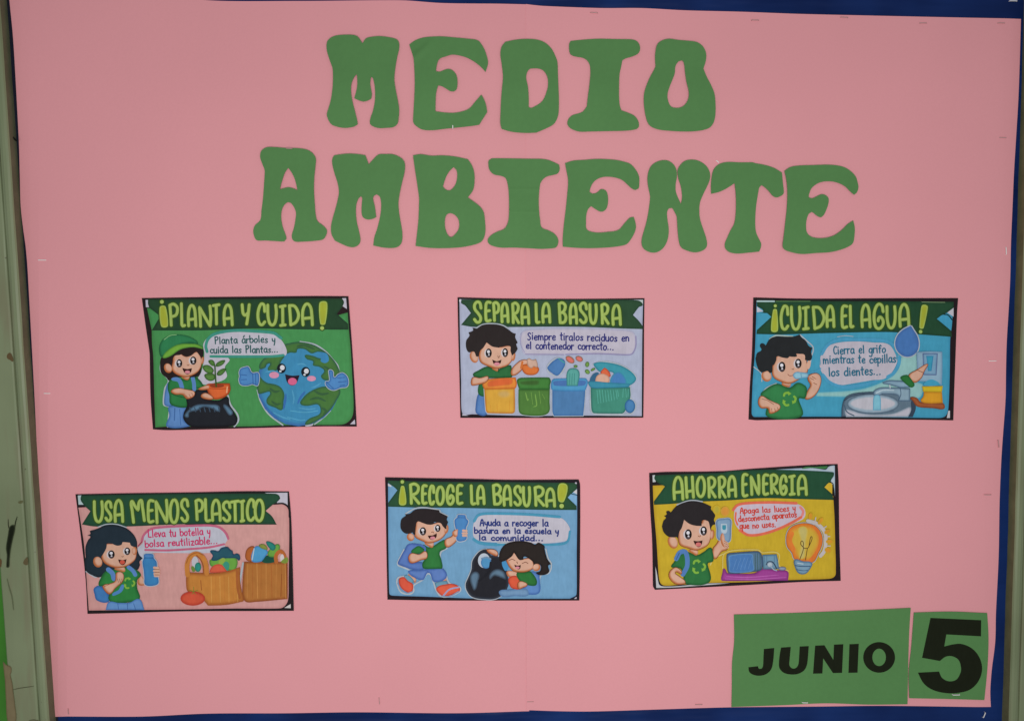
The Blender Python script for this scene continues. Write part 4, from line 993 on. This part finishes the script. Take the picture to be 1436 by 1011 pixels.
    for t in ("110,660 112,600", "110,660 60,640", "110,660 165,640", "110,665 90,690", "110,665 135,690"): A.line(d(t), 2, (104, 128, 50), taper=True)
    A.flush()

# ================================================================= poster: pick up the rubbish
def poster_pick():
    a, b, c, d = frame(530, 660, 8.975), frame(660, 660, 8.975), frame(530, 740, 8.975), frame(660, 740, 8.975)
    root, A = poster('blue poster of two children with a black rubbish sack, titled RECOGE LA BASURA',
        a("90,80c 700,92")+b("0,100 500,112 1360,108c 1378,180 1380,600")+d("1375,500 1368,912c 700,912")+c("1000,912 500,908 120,900c 110,400")+a("100,500"), (677, 755), (-.002, .003), (36, 27, 34))
    A.part('background')
    A.poly(a("128,120c 700,140")+b("500,145 1338,150c 1340,600")+d("1335,300 1332,830 1250,888c 700,888")+c("1200,885 600,862 200,850 145,825 135,400")+a("130,600"), (110, 154, 188), edge=(100, 144, 180), w=5)
    A.line(d("1275,885 1330,855"), 1.6, (36, 40, 60)); A.poly(d("1300,890c 1333,865c 1333,890c"), WHITE, sharp=True)
    A.part('banner')
    A.poly(a("125,120c 700,135")+b("400,140 1340,150c 1338,225c 1290,268c 1222,335c 1332,440c 1335,492c 900,490 400,478")+a("1000,465 500,460 130,450c 130,398c 245,243c 205,205 128,150"), (44, 78, 54), edge=(38, 66, 50), w=4)
    A.poly(a("127,158c 172,195 127,190c"), (192, 192, 198)); A.poly(b("1290,268c 1338,228c 1338,295c"), (194, 194, 200), sharp=True); A.poly(b("1310,150 1335,145 1335,165"), WHITE)
    A.poly(b("1222,335c 1262,290c 1335,310c 1332,438c"), (120, 164, 200), sharp=True); A.line(b("1262,288 1338,305"), 1.0, (30, 44, 50))
    bn = A.flush()
    A.part('title', bn)
    title(A, a, "R 385,535,145,425|E 540,628,165,428|C 630,722,168,438|O 722,845,180,440|G 852,968,165,438|E 978,1078,160,430|L 1155,1240,168,435|A 1235,1355,170,430")
    title(A, b, "B 262,400,155,440|A 400,525,168,448|S 530,648,175,445|U 645,762,188,458|R 785,938,180,450|A 935,1075,205,460")
    bang(A, a, "290,195 332,195 355,412 268,412", 308, 137, 22)
    bang(A, b, "1110,172 1216,185 1172,385 1104,372", 1145, 440, 28)
    A.part('speech_bubble')
    W_ = (72, 142, 172)
    A.poly(b("30,800 40,650 100,570 300,550 700,555 1130,590 1200,640 1250,730 1235,790 1195,880 900,912 400,900 150,885 60,850"), (182, 178, 190))
    A.line(b("45,630 100,555 250,535 700,545 1120,578"), 3.8, W_); A.line(b("1248,760 1215,890 1080,925 900,925"), 3.0, W_); A.line(b("40,860 120,905 300,925 450,915"), 4.2, W_)
    bub = A.flush()
    A.part('handwriting', bub)
    N_ = (40, 54, 116)
    hand(A, "Ayuda a recoger la", b("120,688")[0], b("975,692")[0], 5.4, 1.5, N_)
    hand(A, "basura en la escuela y", b("48,782")[0], b("1105,790")[0], 4.7, 1.5, N_)
    hand(A, "la comunidad...", b("108,868")[0], b("915,876")[0], 4.5, 1.5, N_)
    A.part('drawn_walking_child')
    for t in ("330,270 250,430 262,470 400,530 380,590 260,620 240,680 290,800 400,825 450,790 450,720 560,650 640,570 700,680 730,770 790,850 900,855 1035,790 1030,740 900,690 860,600 800,480 790,310 870,250", ):
        A.line(c(t), 2.2, HALO)
    A.line(a("350,535 470,470 600,460 780,490 780,515 880,565"), 1.8, HALO)
    A.poly(c("385,200 500,195 590,235 520,260 430,310 400,420 560,430 570,520 450,522 258,455 255,420 330,280"), (88, 118, 180), edge=(62, 88, 150), w=4)
    skin(A, c("385,575 420,600 482,640 462,685 400,640"), line=False); skin(A, c("740,640 850,625 862,662 742,692"), line=False)
    A.poly(c("388,530 560,520 690,510 812,500 862,620 705,672 640,560 560,652 400,580"), (94, 124, 184), edge=(62, 92, 156), w=4)
    A.line(c("640,560 625,540"), .8, (50, 76, 140))
    for t in ("338,590 400,600 455,672 405,692 335,640", "728,685 860,662 872,712 740,742"): A.poly(c(t), (104, 148, 168), edge=(74, 116, 144), w=2)
    A.poly(c("265,640 325,612 380,660 442,705 432,790 380,808 290,745"), (210, 88, 66), edge=(170, 58, 46), w=3); A.line(c("250,690 300,780 370,815 430,800"), 1.6, (112, 144, 176))
    A.poly(c("738,750 880,700 980,708 1032,752 1015,805 850,858 785,835"), (212, 92, 68), edge=(170, 58, 46), w=3); A.line(c("830,840 900,770 1020,740"), 2.2, (150, 152, 186)); A.line(c("1015,795 900,855 800,850"), 1.4, (110, 140, 172))
    A.poly(c("560,210 640,240 700,222 790,165 845,150 862,245 780,300 800,400 812,500 760,510 580,508 558,450 610,350 600,260"), (50, 116, 60), edge=(34, 86, 46), w=4)
    A.poly(c("420,300 470,240 520,222 580,262 602,292 500,322"), (50, 116, 60), edge=(34, 86, 46), w=3)
    A.line(c("520,205 590,240 590,300"), 2.4, (76, 106, 170))
    skin(A, c("384,372 420,315 520,328 600,290 618,372 545,400 420,438"))
    skin(A, c("845,150 930,100 958,30 1000,15 1010,60 995,130 970,180 870,238"))
    skin(A, c("590,180 690,170 690,240 640,230"), line=False)
    skin(A, c("460,80 470,10 490,-90 600,-100 700,-60 800,-80 845,0 855,60 800,130 720,172 630,186 560,160 480,120"))
    A.ell(c, 412, 112, 46, 50, SKIN, -30, edge=RIM, w=3, off=(-1, 1)); A.ell(c, 862, 12, 26, 56, SKIN, 8, edge=RIM, w=2.5, off=(1, 1))
    A.poly(a("285,660 300,600 352,560 340,540c 400,535 470,485 590,472 770,490c 780,520c 880,568c 868,612 885,640c 862,700 860,730 815,690 790,655 700,640 720,655c 680,672 620,670 560,650 500,635 480,690 470,800c 455,800 435,770c 400,785 340,780 292,730"), (42, 36, 38))
    eye(A, c, 568, 38, 39, 50); eye(A, c, 754, 0, 33, 44)
    A.line(c("675,50 695,45 700,58"), .9, (120, 60, 40))
    mouth(A, c, "628,92c 690,88 742,62c 736,112 690,146 648,128", (690, 122, 32, 20))
    A.part('bottle_drawing')
    bt = c("1005,-168 1100,-165 1106,-130 1138,-90 1128,-50 1108,0 1118,120 1090,155 1000,155 990,60 965,-60 968,-110 1000,-140")
    A.line(bt, 2.2, HALO, closed=True); A.poly(bt, (74, 128, 182), edge=(56, 102, 162), w=3); A.line(c("1005,-135 1105,-132"), .9, (50, 88, 148))
    for t in ("1072,28 1115,32", "1068,62 1118,62", "1072,92 1112,92"): A.line(c(t), 3.0, SKIN)
    skin(A, c("935,60 975,20 1005,12 1005,40 985,110"), line=False)
    A.part('sack_drawing')
    sk = d("200,262 120,285 50,360 20,420 10,520 -30,620 -62,700 -50,780 20,862 180,892 310,886 420,820 476,710 470,620 440,480 395,400 345,350 260,340 230,300")
    A.line(sk[:12], 2.4, HALO); A.poly(sk, (38, 38, 44), edge=(50, 56, 68), w=4)
    for t in ("0,580 60,540 110,575 95,680 50,780 10,720 -10,650", "250,560 330,510 420,545 445,640 400,630 300,600 240,640"): A.poly(d(t), (92, 118, 140), edge=(52, 60, 72), w=4)
    A.ell(d, 172, 415, 84, 100, (44, 44, 52)); A.ell(d, 168, 405, 76, 92, (178, 186, 198)); A.ell(d, 195, 430, 66, 76, (80, 142, 186), edge=(60, 108, 160), w=2)
    A.line(d("140,380 200,365 250,385"), 2.4, (110, 140, 168)); A.line(d("255,430 230,540 110,660"), 3.4, (34, 34, 40))
    A.part('drawn_crouching_child')
    A.line(d("340,180 480,215 350,350"), 1.8, HALO); A.line(d("945,260 975,380 1015,450 985,560 880,600 870,780"), 1.8, HALO)
    A.poly(d("395,420 460,430 470,510 430,530"), (70, 138, 186))
    A.poly(d("760,550 850,578 872,680 862,810 740,832 600,790 690,720"), (92, 132, 188), edge=(62, 98, 160), w=4)
    A.poly(d("360,790 480,770 700,760 720,845 550,852 400,860"), (112, 146, 180), edge=(84, 118, 158), w=4)
    skin(A, d("458,540 590,560 595,622 480,612"), line=False)
    A.poly(d("484,620 600,612 612,758 560,765 500,735"), (208, 88, 62), edge=(170, 58, 44), w=3)
    A.poly(d("580,562 680,548 765,550 832,700 705,712 612,655"), (48, 112, 56), edge=(34, 84, 44), w=4)
    skin(A, d("605,672 690,682 712,715 660,745 600,758"))
    skin(A, d("450,400 500,330 560,310 640,380 750,380 790,450 782,505 700,545 600,550 520,522"))
    A.poly(d("355,380 370,290 430,205 520,170 640,160 760,180 810,205 850,180 900,200 932,230 930,262 962,380 1012,450c 975,470 985,550 900,590 822,562 870,540 880,470 830,450 780,480c 790,430 700,360 665,360 665,395c 610,395 545,305c 520,350 450,400 400,420c 370,415"), (44, 38, 36), edge=(34, 28, 28), w=4)
    A.ell(d, 828, 492, 50, 46, SKIN, -30, edge=RIM, w=2.5, off=(1, 1))
    A.line(d("480,405 520,388 560,405"), .9, (110, 60, 44)); A.line(d("650,440 690,425 720,440"), .9, (110, 60, 44)); A.line(d("580,420 590,440"), .9, (90, 44, 34))
    mouth(A, d, "548,455c 590,468 632,460c 616,512 570,502", (588, 494, 28, 16))
    skin(A, d("205,265 300,268 342,310 330,348 280,335 215,298"))
    A.flush()

# ================================================================= poster: save energy
def poster_energy():
    a, b, c, d = frame(900, 645, 8.975), frame(1025, 645, 8.975), frame(900, 725, 8.975), frame(1025, 725, 8.975)
    root, A = poster('yellow poster of a child with a light bulb, titled AHORRA ENERGIA',
        a("92,162c 300,148 1000,138")+b("300,105 1000,60 1342,48c 1355,300")+d("1362,200 1380,798c 900,812")+c("1436,845 600,890 165,912c 140,860 130,300")+a("105,600"), (1044, 739), (.004, .001), (38, 28, 32))
    A.part('background')
    A.poly(a("138,320c 700,300")+b("700,300 1285,450c 1300,700")+d("1312,400 1318,640 1300,745 1180,775 700,790")+c("1300,815 850,825 430,852 260,850 215,760 185,300")+a("150,600"), (192, 162, 46), edge=(182, 148, 42), w=5)
    A.poly(c("170,620c 190,700 215,840 262,868 430,866 850,832 1110,828c 850,850 400,882 182,888c"), (184, 184, 186))
    A.poly(a("135,190c 167,186c 158,225 178,272c 138,278c"), (186, 192, 194)); A.line(a("140,300 200,282 225,300"), 1.2, (26, 34, 30))
    A.part('banner')
    A.poly(a("165,190c 600,172 1000,160")+b("0,138 500,118 1000,120 1288,150c 1292,200 1250,272 1175,340c 1275,430c 1292,500c 900,490 400,478")+a("1100,505 600,528 400,548 155,562c 150,520c 290,330c 205,285 158,235"), (38, 76, 54), edge=(34, 66, 48), w=4)
    A.poly(b("560,118c 900,100 1040,100 1190,118 1230,80 1290,66c 1305,70c 1308,460c 1292,330 1255,265 1292,195 1285,150 1000,132"), (176, 186, 194), edge=(150, 170, 188), w=2)
    A.poly(b("900,98 1060,84 1215,78 1180,108 1040,96"), (60, 116, 66))
    A.poly(b("1175,340c 1230,285 1270,300 1272,425c"), (202, 168, 52)); A.line(b("1250,272 1285,300 1285,420"), 1.2, (26, 36, 30))
    bn = A.flush()
    A.part('title', bn)
    title(A, a, "A 385,535,195,508|H 535,668,192,488|O 675,808,192,478|R 815,942,198,480|R 948,1068,190,482|A 1072,1200,185,472|E 1248,1342,160,470")
    title(A, b, "N 232,370,172,448|E 385,480,165,448|R 478,602,165,432|G 600,712,178,448|I 718,812,178,448|A 825,965,175,448")
    A.part('speech_bubble')
    R_ = (212, 104, 80)
    A.poly(b("40,640 60,575 200,530 600,530 850,555 925,620 920,720 800,790 600,870 400,935 220,940 110,880 45,780"), (190, 176, 190))
    A.line(b("25,625 80,565 200,540 500,530 820,540"), 3.6, R_); A.line(b("870,590 905,640 895,690"), 3.6, (214, 130, 126)); A.line(b("880,715 750,790 600,860 400,925 220,940 110,880"), 3.8, R_); A.line(b("60,660 55,740 80,810"), 2.4, R_)
    bub = A.flush()
    A.part('handwriting', bub)
    T = (194, 62, 50)
    hand(A, "Apaga las luces y", b("115,668")[0], b("808,636")[0], 4.8, 1.2, T)
    hand(A, "desconecta aparatos", b("95,775")[0], b("825,712")[0], 4.7, 1.2, T)
    hand(A, "que no uses.", b("110,862")[0], b("565,834")[0], 4.8, 1.2, T)
    A.part('drawn_child')
    A.line(a("440,560 560,515 650,503 760,520"), 1.6, HALO); A.line(c("860,595 900,520 1060,440"), 1.4, (202, 190, 120))
    skin(A, c("890,400 940,330 975,260 1005,205 1030,230 1040,285 1085,345 1070,402 1000,430 910,520"))
    A.poly(c("368,622 395,570 470,470 560,430 690,472 780,430 862,378 892,440 895,550 828,582 848,812 540,835 520,740 490,650 430,630"), (48, 110, 62), edge=(32, 80, 46), w=4)
    A.line(c("432,520 480,440 550,440 570,600 515,715"), 6.4, (82, 122, 178)); A.line(c("430,530 470,445"), 1, (50, 82, 140))
    skin(A, c("590,410 700,420 690,475 640,455"), line=False)
    skin(A, c("340,700 390,640 440,630 500,680 492,712 420,690 470,740 535,790 542,832 430,838 350,770"))
    skin(A, c("455,250 460,150 500,20 600,60 740,80 770,30 845,50 868,150 865,250 830,340 760,388 680,412 580,385 480,345"))
    A.ell(c, 388, 312, 60, 82, SKIN, -22, edge=RIM, w=3, off=(-1, 1)); A.ell(c, 884, 215, 28, 60, SKIN, 6, edge=RIM, w=2.5, off=(1, 0))
    A.poly(a("252,830 270,760 302,722 278,700c 312,680 305,645 340,635 362,655c 440,570 560,520 650,510 760,530 872,580c 868,615 920,690 905,750 928,802c 885,820 862,880c 845,800 830,765 760,755 750,825c 680,822 600,800 530,748c 500,850 470,900 455,1000c")+c("440,250 400,250 330,240 270,180 252,110"), (42, 38, 40))
    eye(A, c, 583, 212, 42, 62); eye(A, c, 776, 168, 39, 56)
    A.line(c("708,232 728,242 735,225"), .9, (130, 76, 50))
    mouth(A, c, "645,290c 700,298 762,288c 748,345 712,372 672,345", (710, 338, 36, 26), (204, 112, 108))
    recycle(A, c, 710, 618, 76)
    A.part('light_switch_drawing')
    A.ell(a, 1045, 640, 56, 62, (206, 140, 60), edge=(196, 150, 60), w=3); A.ell(a, 940, 620, 50, 60, (176, 160, 60), edge=(192, 162, 46), w=4)
    sw = c("938,40 1020,15 1112,22 1118,150 1112,280 1080,312 1035,300 950,265 940,150")
    A.line(sw, 1.8, HALO, closed=True); A.poly(sw, (124, 152, 178), edge=(84, 112, 148), w=3)
    A.poly(c("992,78c 1068,78c 1062,190 1000,185"), (168, 184, 196)); A.poly(c("1010,95c 1055,95c 1050,150 1015,150"), (60, 136, 156))
    skin(A, c("985,240 1010,195 1032,225 1045,290 1080,345 1030,370 990,300"), line=False)
    for t in ("1030,290 1070,320", "1030,320 1080,345", "1040,350 1080,375"): A.line(c(t), 2.6, SKIN); A.line(c(t), .6, (132, 78, 52))
    A.part('cloth_and_appliances_drawing')
    A.line(d("-110,640 -70,440 330,405 390,440 590,450 600,600 720,670"), 1.6, (200, 180, 100))
    A.poly(d("-112,795 -110,690 -90,640 -40,700 280,700 400,640 560,660 690,665 720,700 712,792c"), (154, 66, 142), edge=(120, 46, 112), w=4)
    for t in ("-60,740 200,750 600,720", "-80,770 300,775 690,750"): A.line(d(t), 1.4, (180, 96, 168), taper=True)
    A.poly(d("-58,470 -20,445 320,422 380,462 390,640 300,680 -20,705 -55,620"), (88, 116, 142), edge=(54, 72, 100), w=3.5)
    A.poly(d("-20,480 255,458 275,560 270,670 -10,685 -25,580"), (74, 118, 174), edge=(96, 144, 188), w=1.6)
    for i in range(5): A.line(d("%d,%d %d,%d" % (20+i*48, 660-i*4, 70+i*48, 520-i*8)), 1.2, (108, 148, 196), taper=True)
    for x in (300, 330, 360): A.line(d("%d,450 %d,660" % (x, x+2)), .8, (60, 96, 92))
    A.poly(d("390,468c 570,460c 590,560 600,645c 400,650c"), (108, 144, 166), edge=(66, 98, 126), w=3)
    for x in (420, 445, 540): A.line(d("%d,480 %d,560" % (x, x)), .8, (78, 112, 142))
    A.line(d("440,590 465,555 520,560 570,640"), 1.6, (50, 64, 84)); A.ell(d, 485, 592, 40, 38, (172, 184, 194), edge=(96, 120, 144), w=2); A.ell(d, 640, 640, 50, 24, (140, 150, 170), edge=(90, 92, 120), w=2)
    A.line(d("490,600 530,650 570,665"), 1.4, (150, 166, 184))
    A.part('light_bulb_drawing')
    bl = d("690,290 700,200 745,125 840,80 950,72 1060,110 1130,200 1142,320 1095,440 1012,562 800,525 760,440 705,370")
    A.line(d("960,40 1080,80 1170,180 1185,300 1165,420 1120,480"), 5.0, (186, 178, 176)); A.line(d("1180,240 1235,235"), 1.6, (186, 178, 176)); A.line(d("1180,355 1240,355"), 1.6, (186, 178, 176)); A.line(d("1150,140 1190,110"), 1.6, (186, 178, 176)); A.line(d("1050,50 1060,0"), 1.6, (186, 178, 176))
    A.line(bl, 2.4, HALO, closed=True)
    A.poly(bl, (198, 164, 60), edge=(208, 108, 44), w=11, off=(0, 0))
    A.poly(d("840,140 920,110 960,160 940,300 920,500 850,510 870,300"), (188, 174, 104), edge=(196, 168, 70), w=3)
    A.line(d("1040,110 1110,220 1110,340 1060,450 985,540"), 4, (210, 112, 50)); A.line(d("760,200 735,290 780,400"), 6, (212, 120, 52))
    A.line(bl, .7, (130, 84, 40), closed=True)
    A.line(d("860,522 905,385 870,330 885,292 905,320 905,375 940,385 970,370 985,290 1005,235 1012,270 975,360"), 1.0, (84, 58, 36)); A.line(d("930,530 955,382"), 1.0, (84, 58, 36))
    A.poly(d("795,528 900,545 1012,568 985,650 930,705 850,702 805,640"), (118, 150, 172), edge=(64, 96, 128), w=3)
    A.line(d("800,600 880,610 990,610"), 1.2, (48, 76, 108)); A.line(d("820,650 900,665 960,660"), 1.0, (56, 84, 116)); A.line(d("830,570 900,580"), 1.2, (176, 192, 202))
    
    for x, y, rx, ry, r in ((995, -18, 28, 46, 5), (1120, 42, 28, 50, 35), (1205, 175, 42, 28, -35), (1232, 300, 46, 28, 0), (1212, 408, 42, 34, 25)):
        A.ell(d, x, y, rx, ry, (204, 138, 46), r, edge=(190, 152, 46), w=2.4)
    A.flush()
for p_ in (poster_plant, poster_sort, poster_water, poster_plastic, poster_pick, poster_energy): p_()

# ================================================================= staples
def metal(name, col, rough, met):
    m, N, L, b = nodes(name)
    n = N.new('ShaderNodeTexNoise'); n.inputs['Scale'].default_value = 400
    r = N.new('ShaderNodeMapRange'); r.inputs[3].default_value = rough-.1; r.inputs[4].default_value = rough+.1
    L.new(n.outputs['Fac'], r.inputs[0]); L.new(r.outputs[0], b.inputs['Roughness'])
    b.inputs['Base Color'].default_value = (*col, 1); b.inputs['Metallic'].default_value = met
    return m
BRIGHT = metal('bright_steel', (.92, .9, .88), .4, .1)
DULL = metal('dull_steel', (.56, .32, .32), .6, .1)  # dull pinkish tone for the fainter staples
def staple_mesh(name, L, mat):
    path = [(-L/2, .0035), (-L/2, -.0002), (-L/2+.0006, -.0008), (L/2-.0006, -.0008), (L/2, -.0002), (L/2, .0035)]
    V = []; F = []; w = .00055; t = .0003
    for i, (x, y) in enumerate(path):
        a = path[max(0, i-1)]; b = path[min(len(path)-1, i+1)]
        dx, dy = b[0]-a[0], b[1]-a[1]; l = math.hypot(dx, dy); nx, ny = -dy/l*t, dx/l*t
        V += [(x+nx, y+ny, -w), (x+nx, y+ny, w), (x-nx, y-ny, w), (x-nx, y-ny, -w)]
        if i:
            k = 4*i
            for j in range(4): F.append((k-4+j, k-4+(j+1) % 4, k+(j+1) % 4, k+j))
    F += [(0, 1, 2, 3), (len(V)-1, len(V)-2, len(V)-3, len(V)-4)]
    me = bpy.data.meshes.new(name); me.from_pydata(V, [], F); me.update(); me.materials.append(mat)
    return me
SB = staple_mesh('staple', .0105, BRIGHT); SD = staple_mesh('staple', .0100, DULL)
def staple(px, py, d, rot, me, label, s=1):
    o = bpy.data.objects.new('staple', me); COL.objects.link(o)
    o.location = plane_pt(px, py, d); o.rotation_euler = (0, math.radians(rot), 0); o.scale = (s, 1, 1)
    tag(o, label, 'staple', 'staples holding the papers to the board')
for a in [
    (59, 365, .0046, 0, SB, 'bright staple near the left edge of the pink paper, upper of the two there'),
    (66, 551.5, .0046, 1, SB, 'bright staple near the left edge of the pink paper, lower of the two there', .8),
    (1392, 506, .0054, -1, SB, 'bright horizontal staple right of the CUIDA EL AGUA poster'),
    (1410.5, 352, .0054, 85, SB, 'pale upright staple near the right edge, level with the last E of AMBIENTE'),
    (1400, 622, .0054, 80, SD, 'faint upright staple near the right edge, below the CUIDA EL AGUA poster'),
    (1406, 193.5, .0054, 2, SD, 'dark horizontal staple near the right edge, level with the gap between the two words'),
    (1404, 33, .0054, 0, SD, 'dark staple in the top right corner of the pink paper'),
    (1294.5, 33, .0054, 0, SD, 'dull staple on the top edge, second from the right corner'),
    (1184, 25, .0054, 3, SD, 'dull staple on the top edge, third from the right corner'),
    (1059, 29, .0054, 0, SD, 'dull staple on the top edge, right of the O of MEDIO'),
    (833, 18.5, .0054, 3, SD, 'dull staple on the top edge, above the I of MEDIO'),
    (1385, 693.5, .0054, 0, SD, 'faint horizontal staple near the right edge, level with the AHORRA ENERGIA poster'),
    (96, 997, .0046, 88, SD, 'dark upright staple at the bottom left corner of the pink paper', .8),
    (532, 982, .0046, 85, SD, 'dark upright staple near the bottom edge, under the RECOGE LA BASURA poster'),
    (743.5, 983, .0054, 0, SD, 'dark staple at the foot of the seam between the pink sheets'),
    (980, 987, .0054, 0, SD, 'dull staple near the bottom edge, left of the JUNIO card'),
    (1129, 984.5, .0080, 2, SB, 'bright staple at the bottom of the JUNIO card', .8),
    (1341, 973.5, .0084, 0, SB, 'bright staple at the bottom of the card with the 5'),
    (1421, 2, .0026, 0, SB, 'bright staple in the blue cloth at the top right corner'),
    (1380, 1002, .0026, -70, SB, 'bright slanted staple in the blue cloth at the bottom right corner', .8),
    (635, 178.5, .0080, 88, SB, 'tiny upright staple in the foot of the E of MEDIO', .45),
    (405.5, 208.5, .0082, 2, SD, 'dark staple in the top of the A of AMBIENTE', .8),
    (1006, 227, .0056, 40, SB, 'small slanted staple between the N and T of AMBIENTE', .5)]:
    staple(*a)
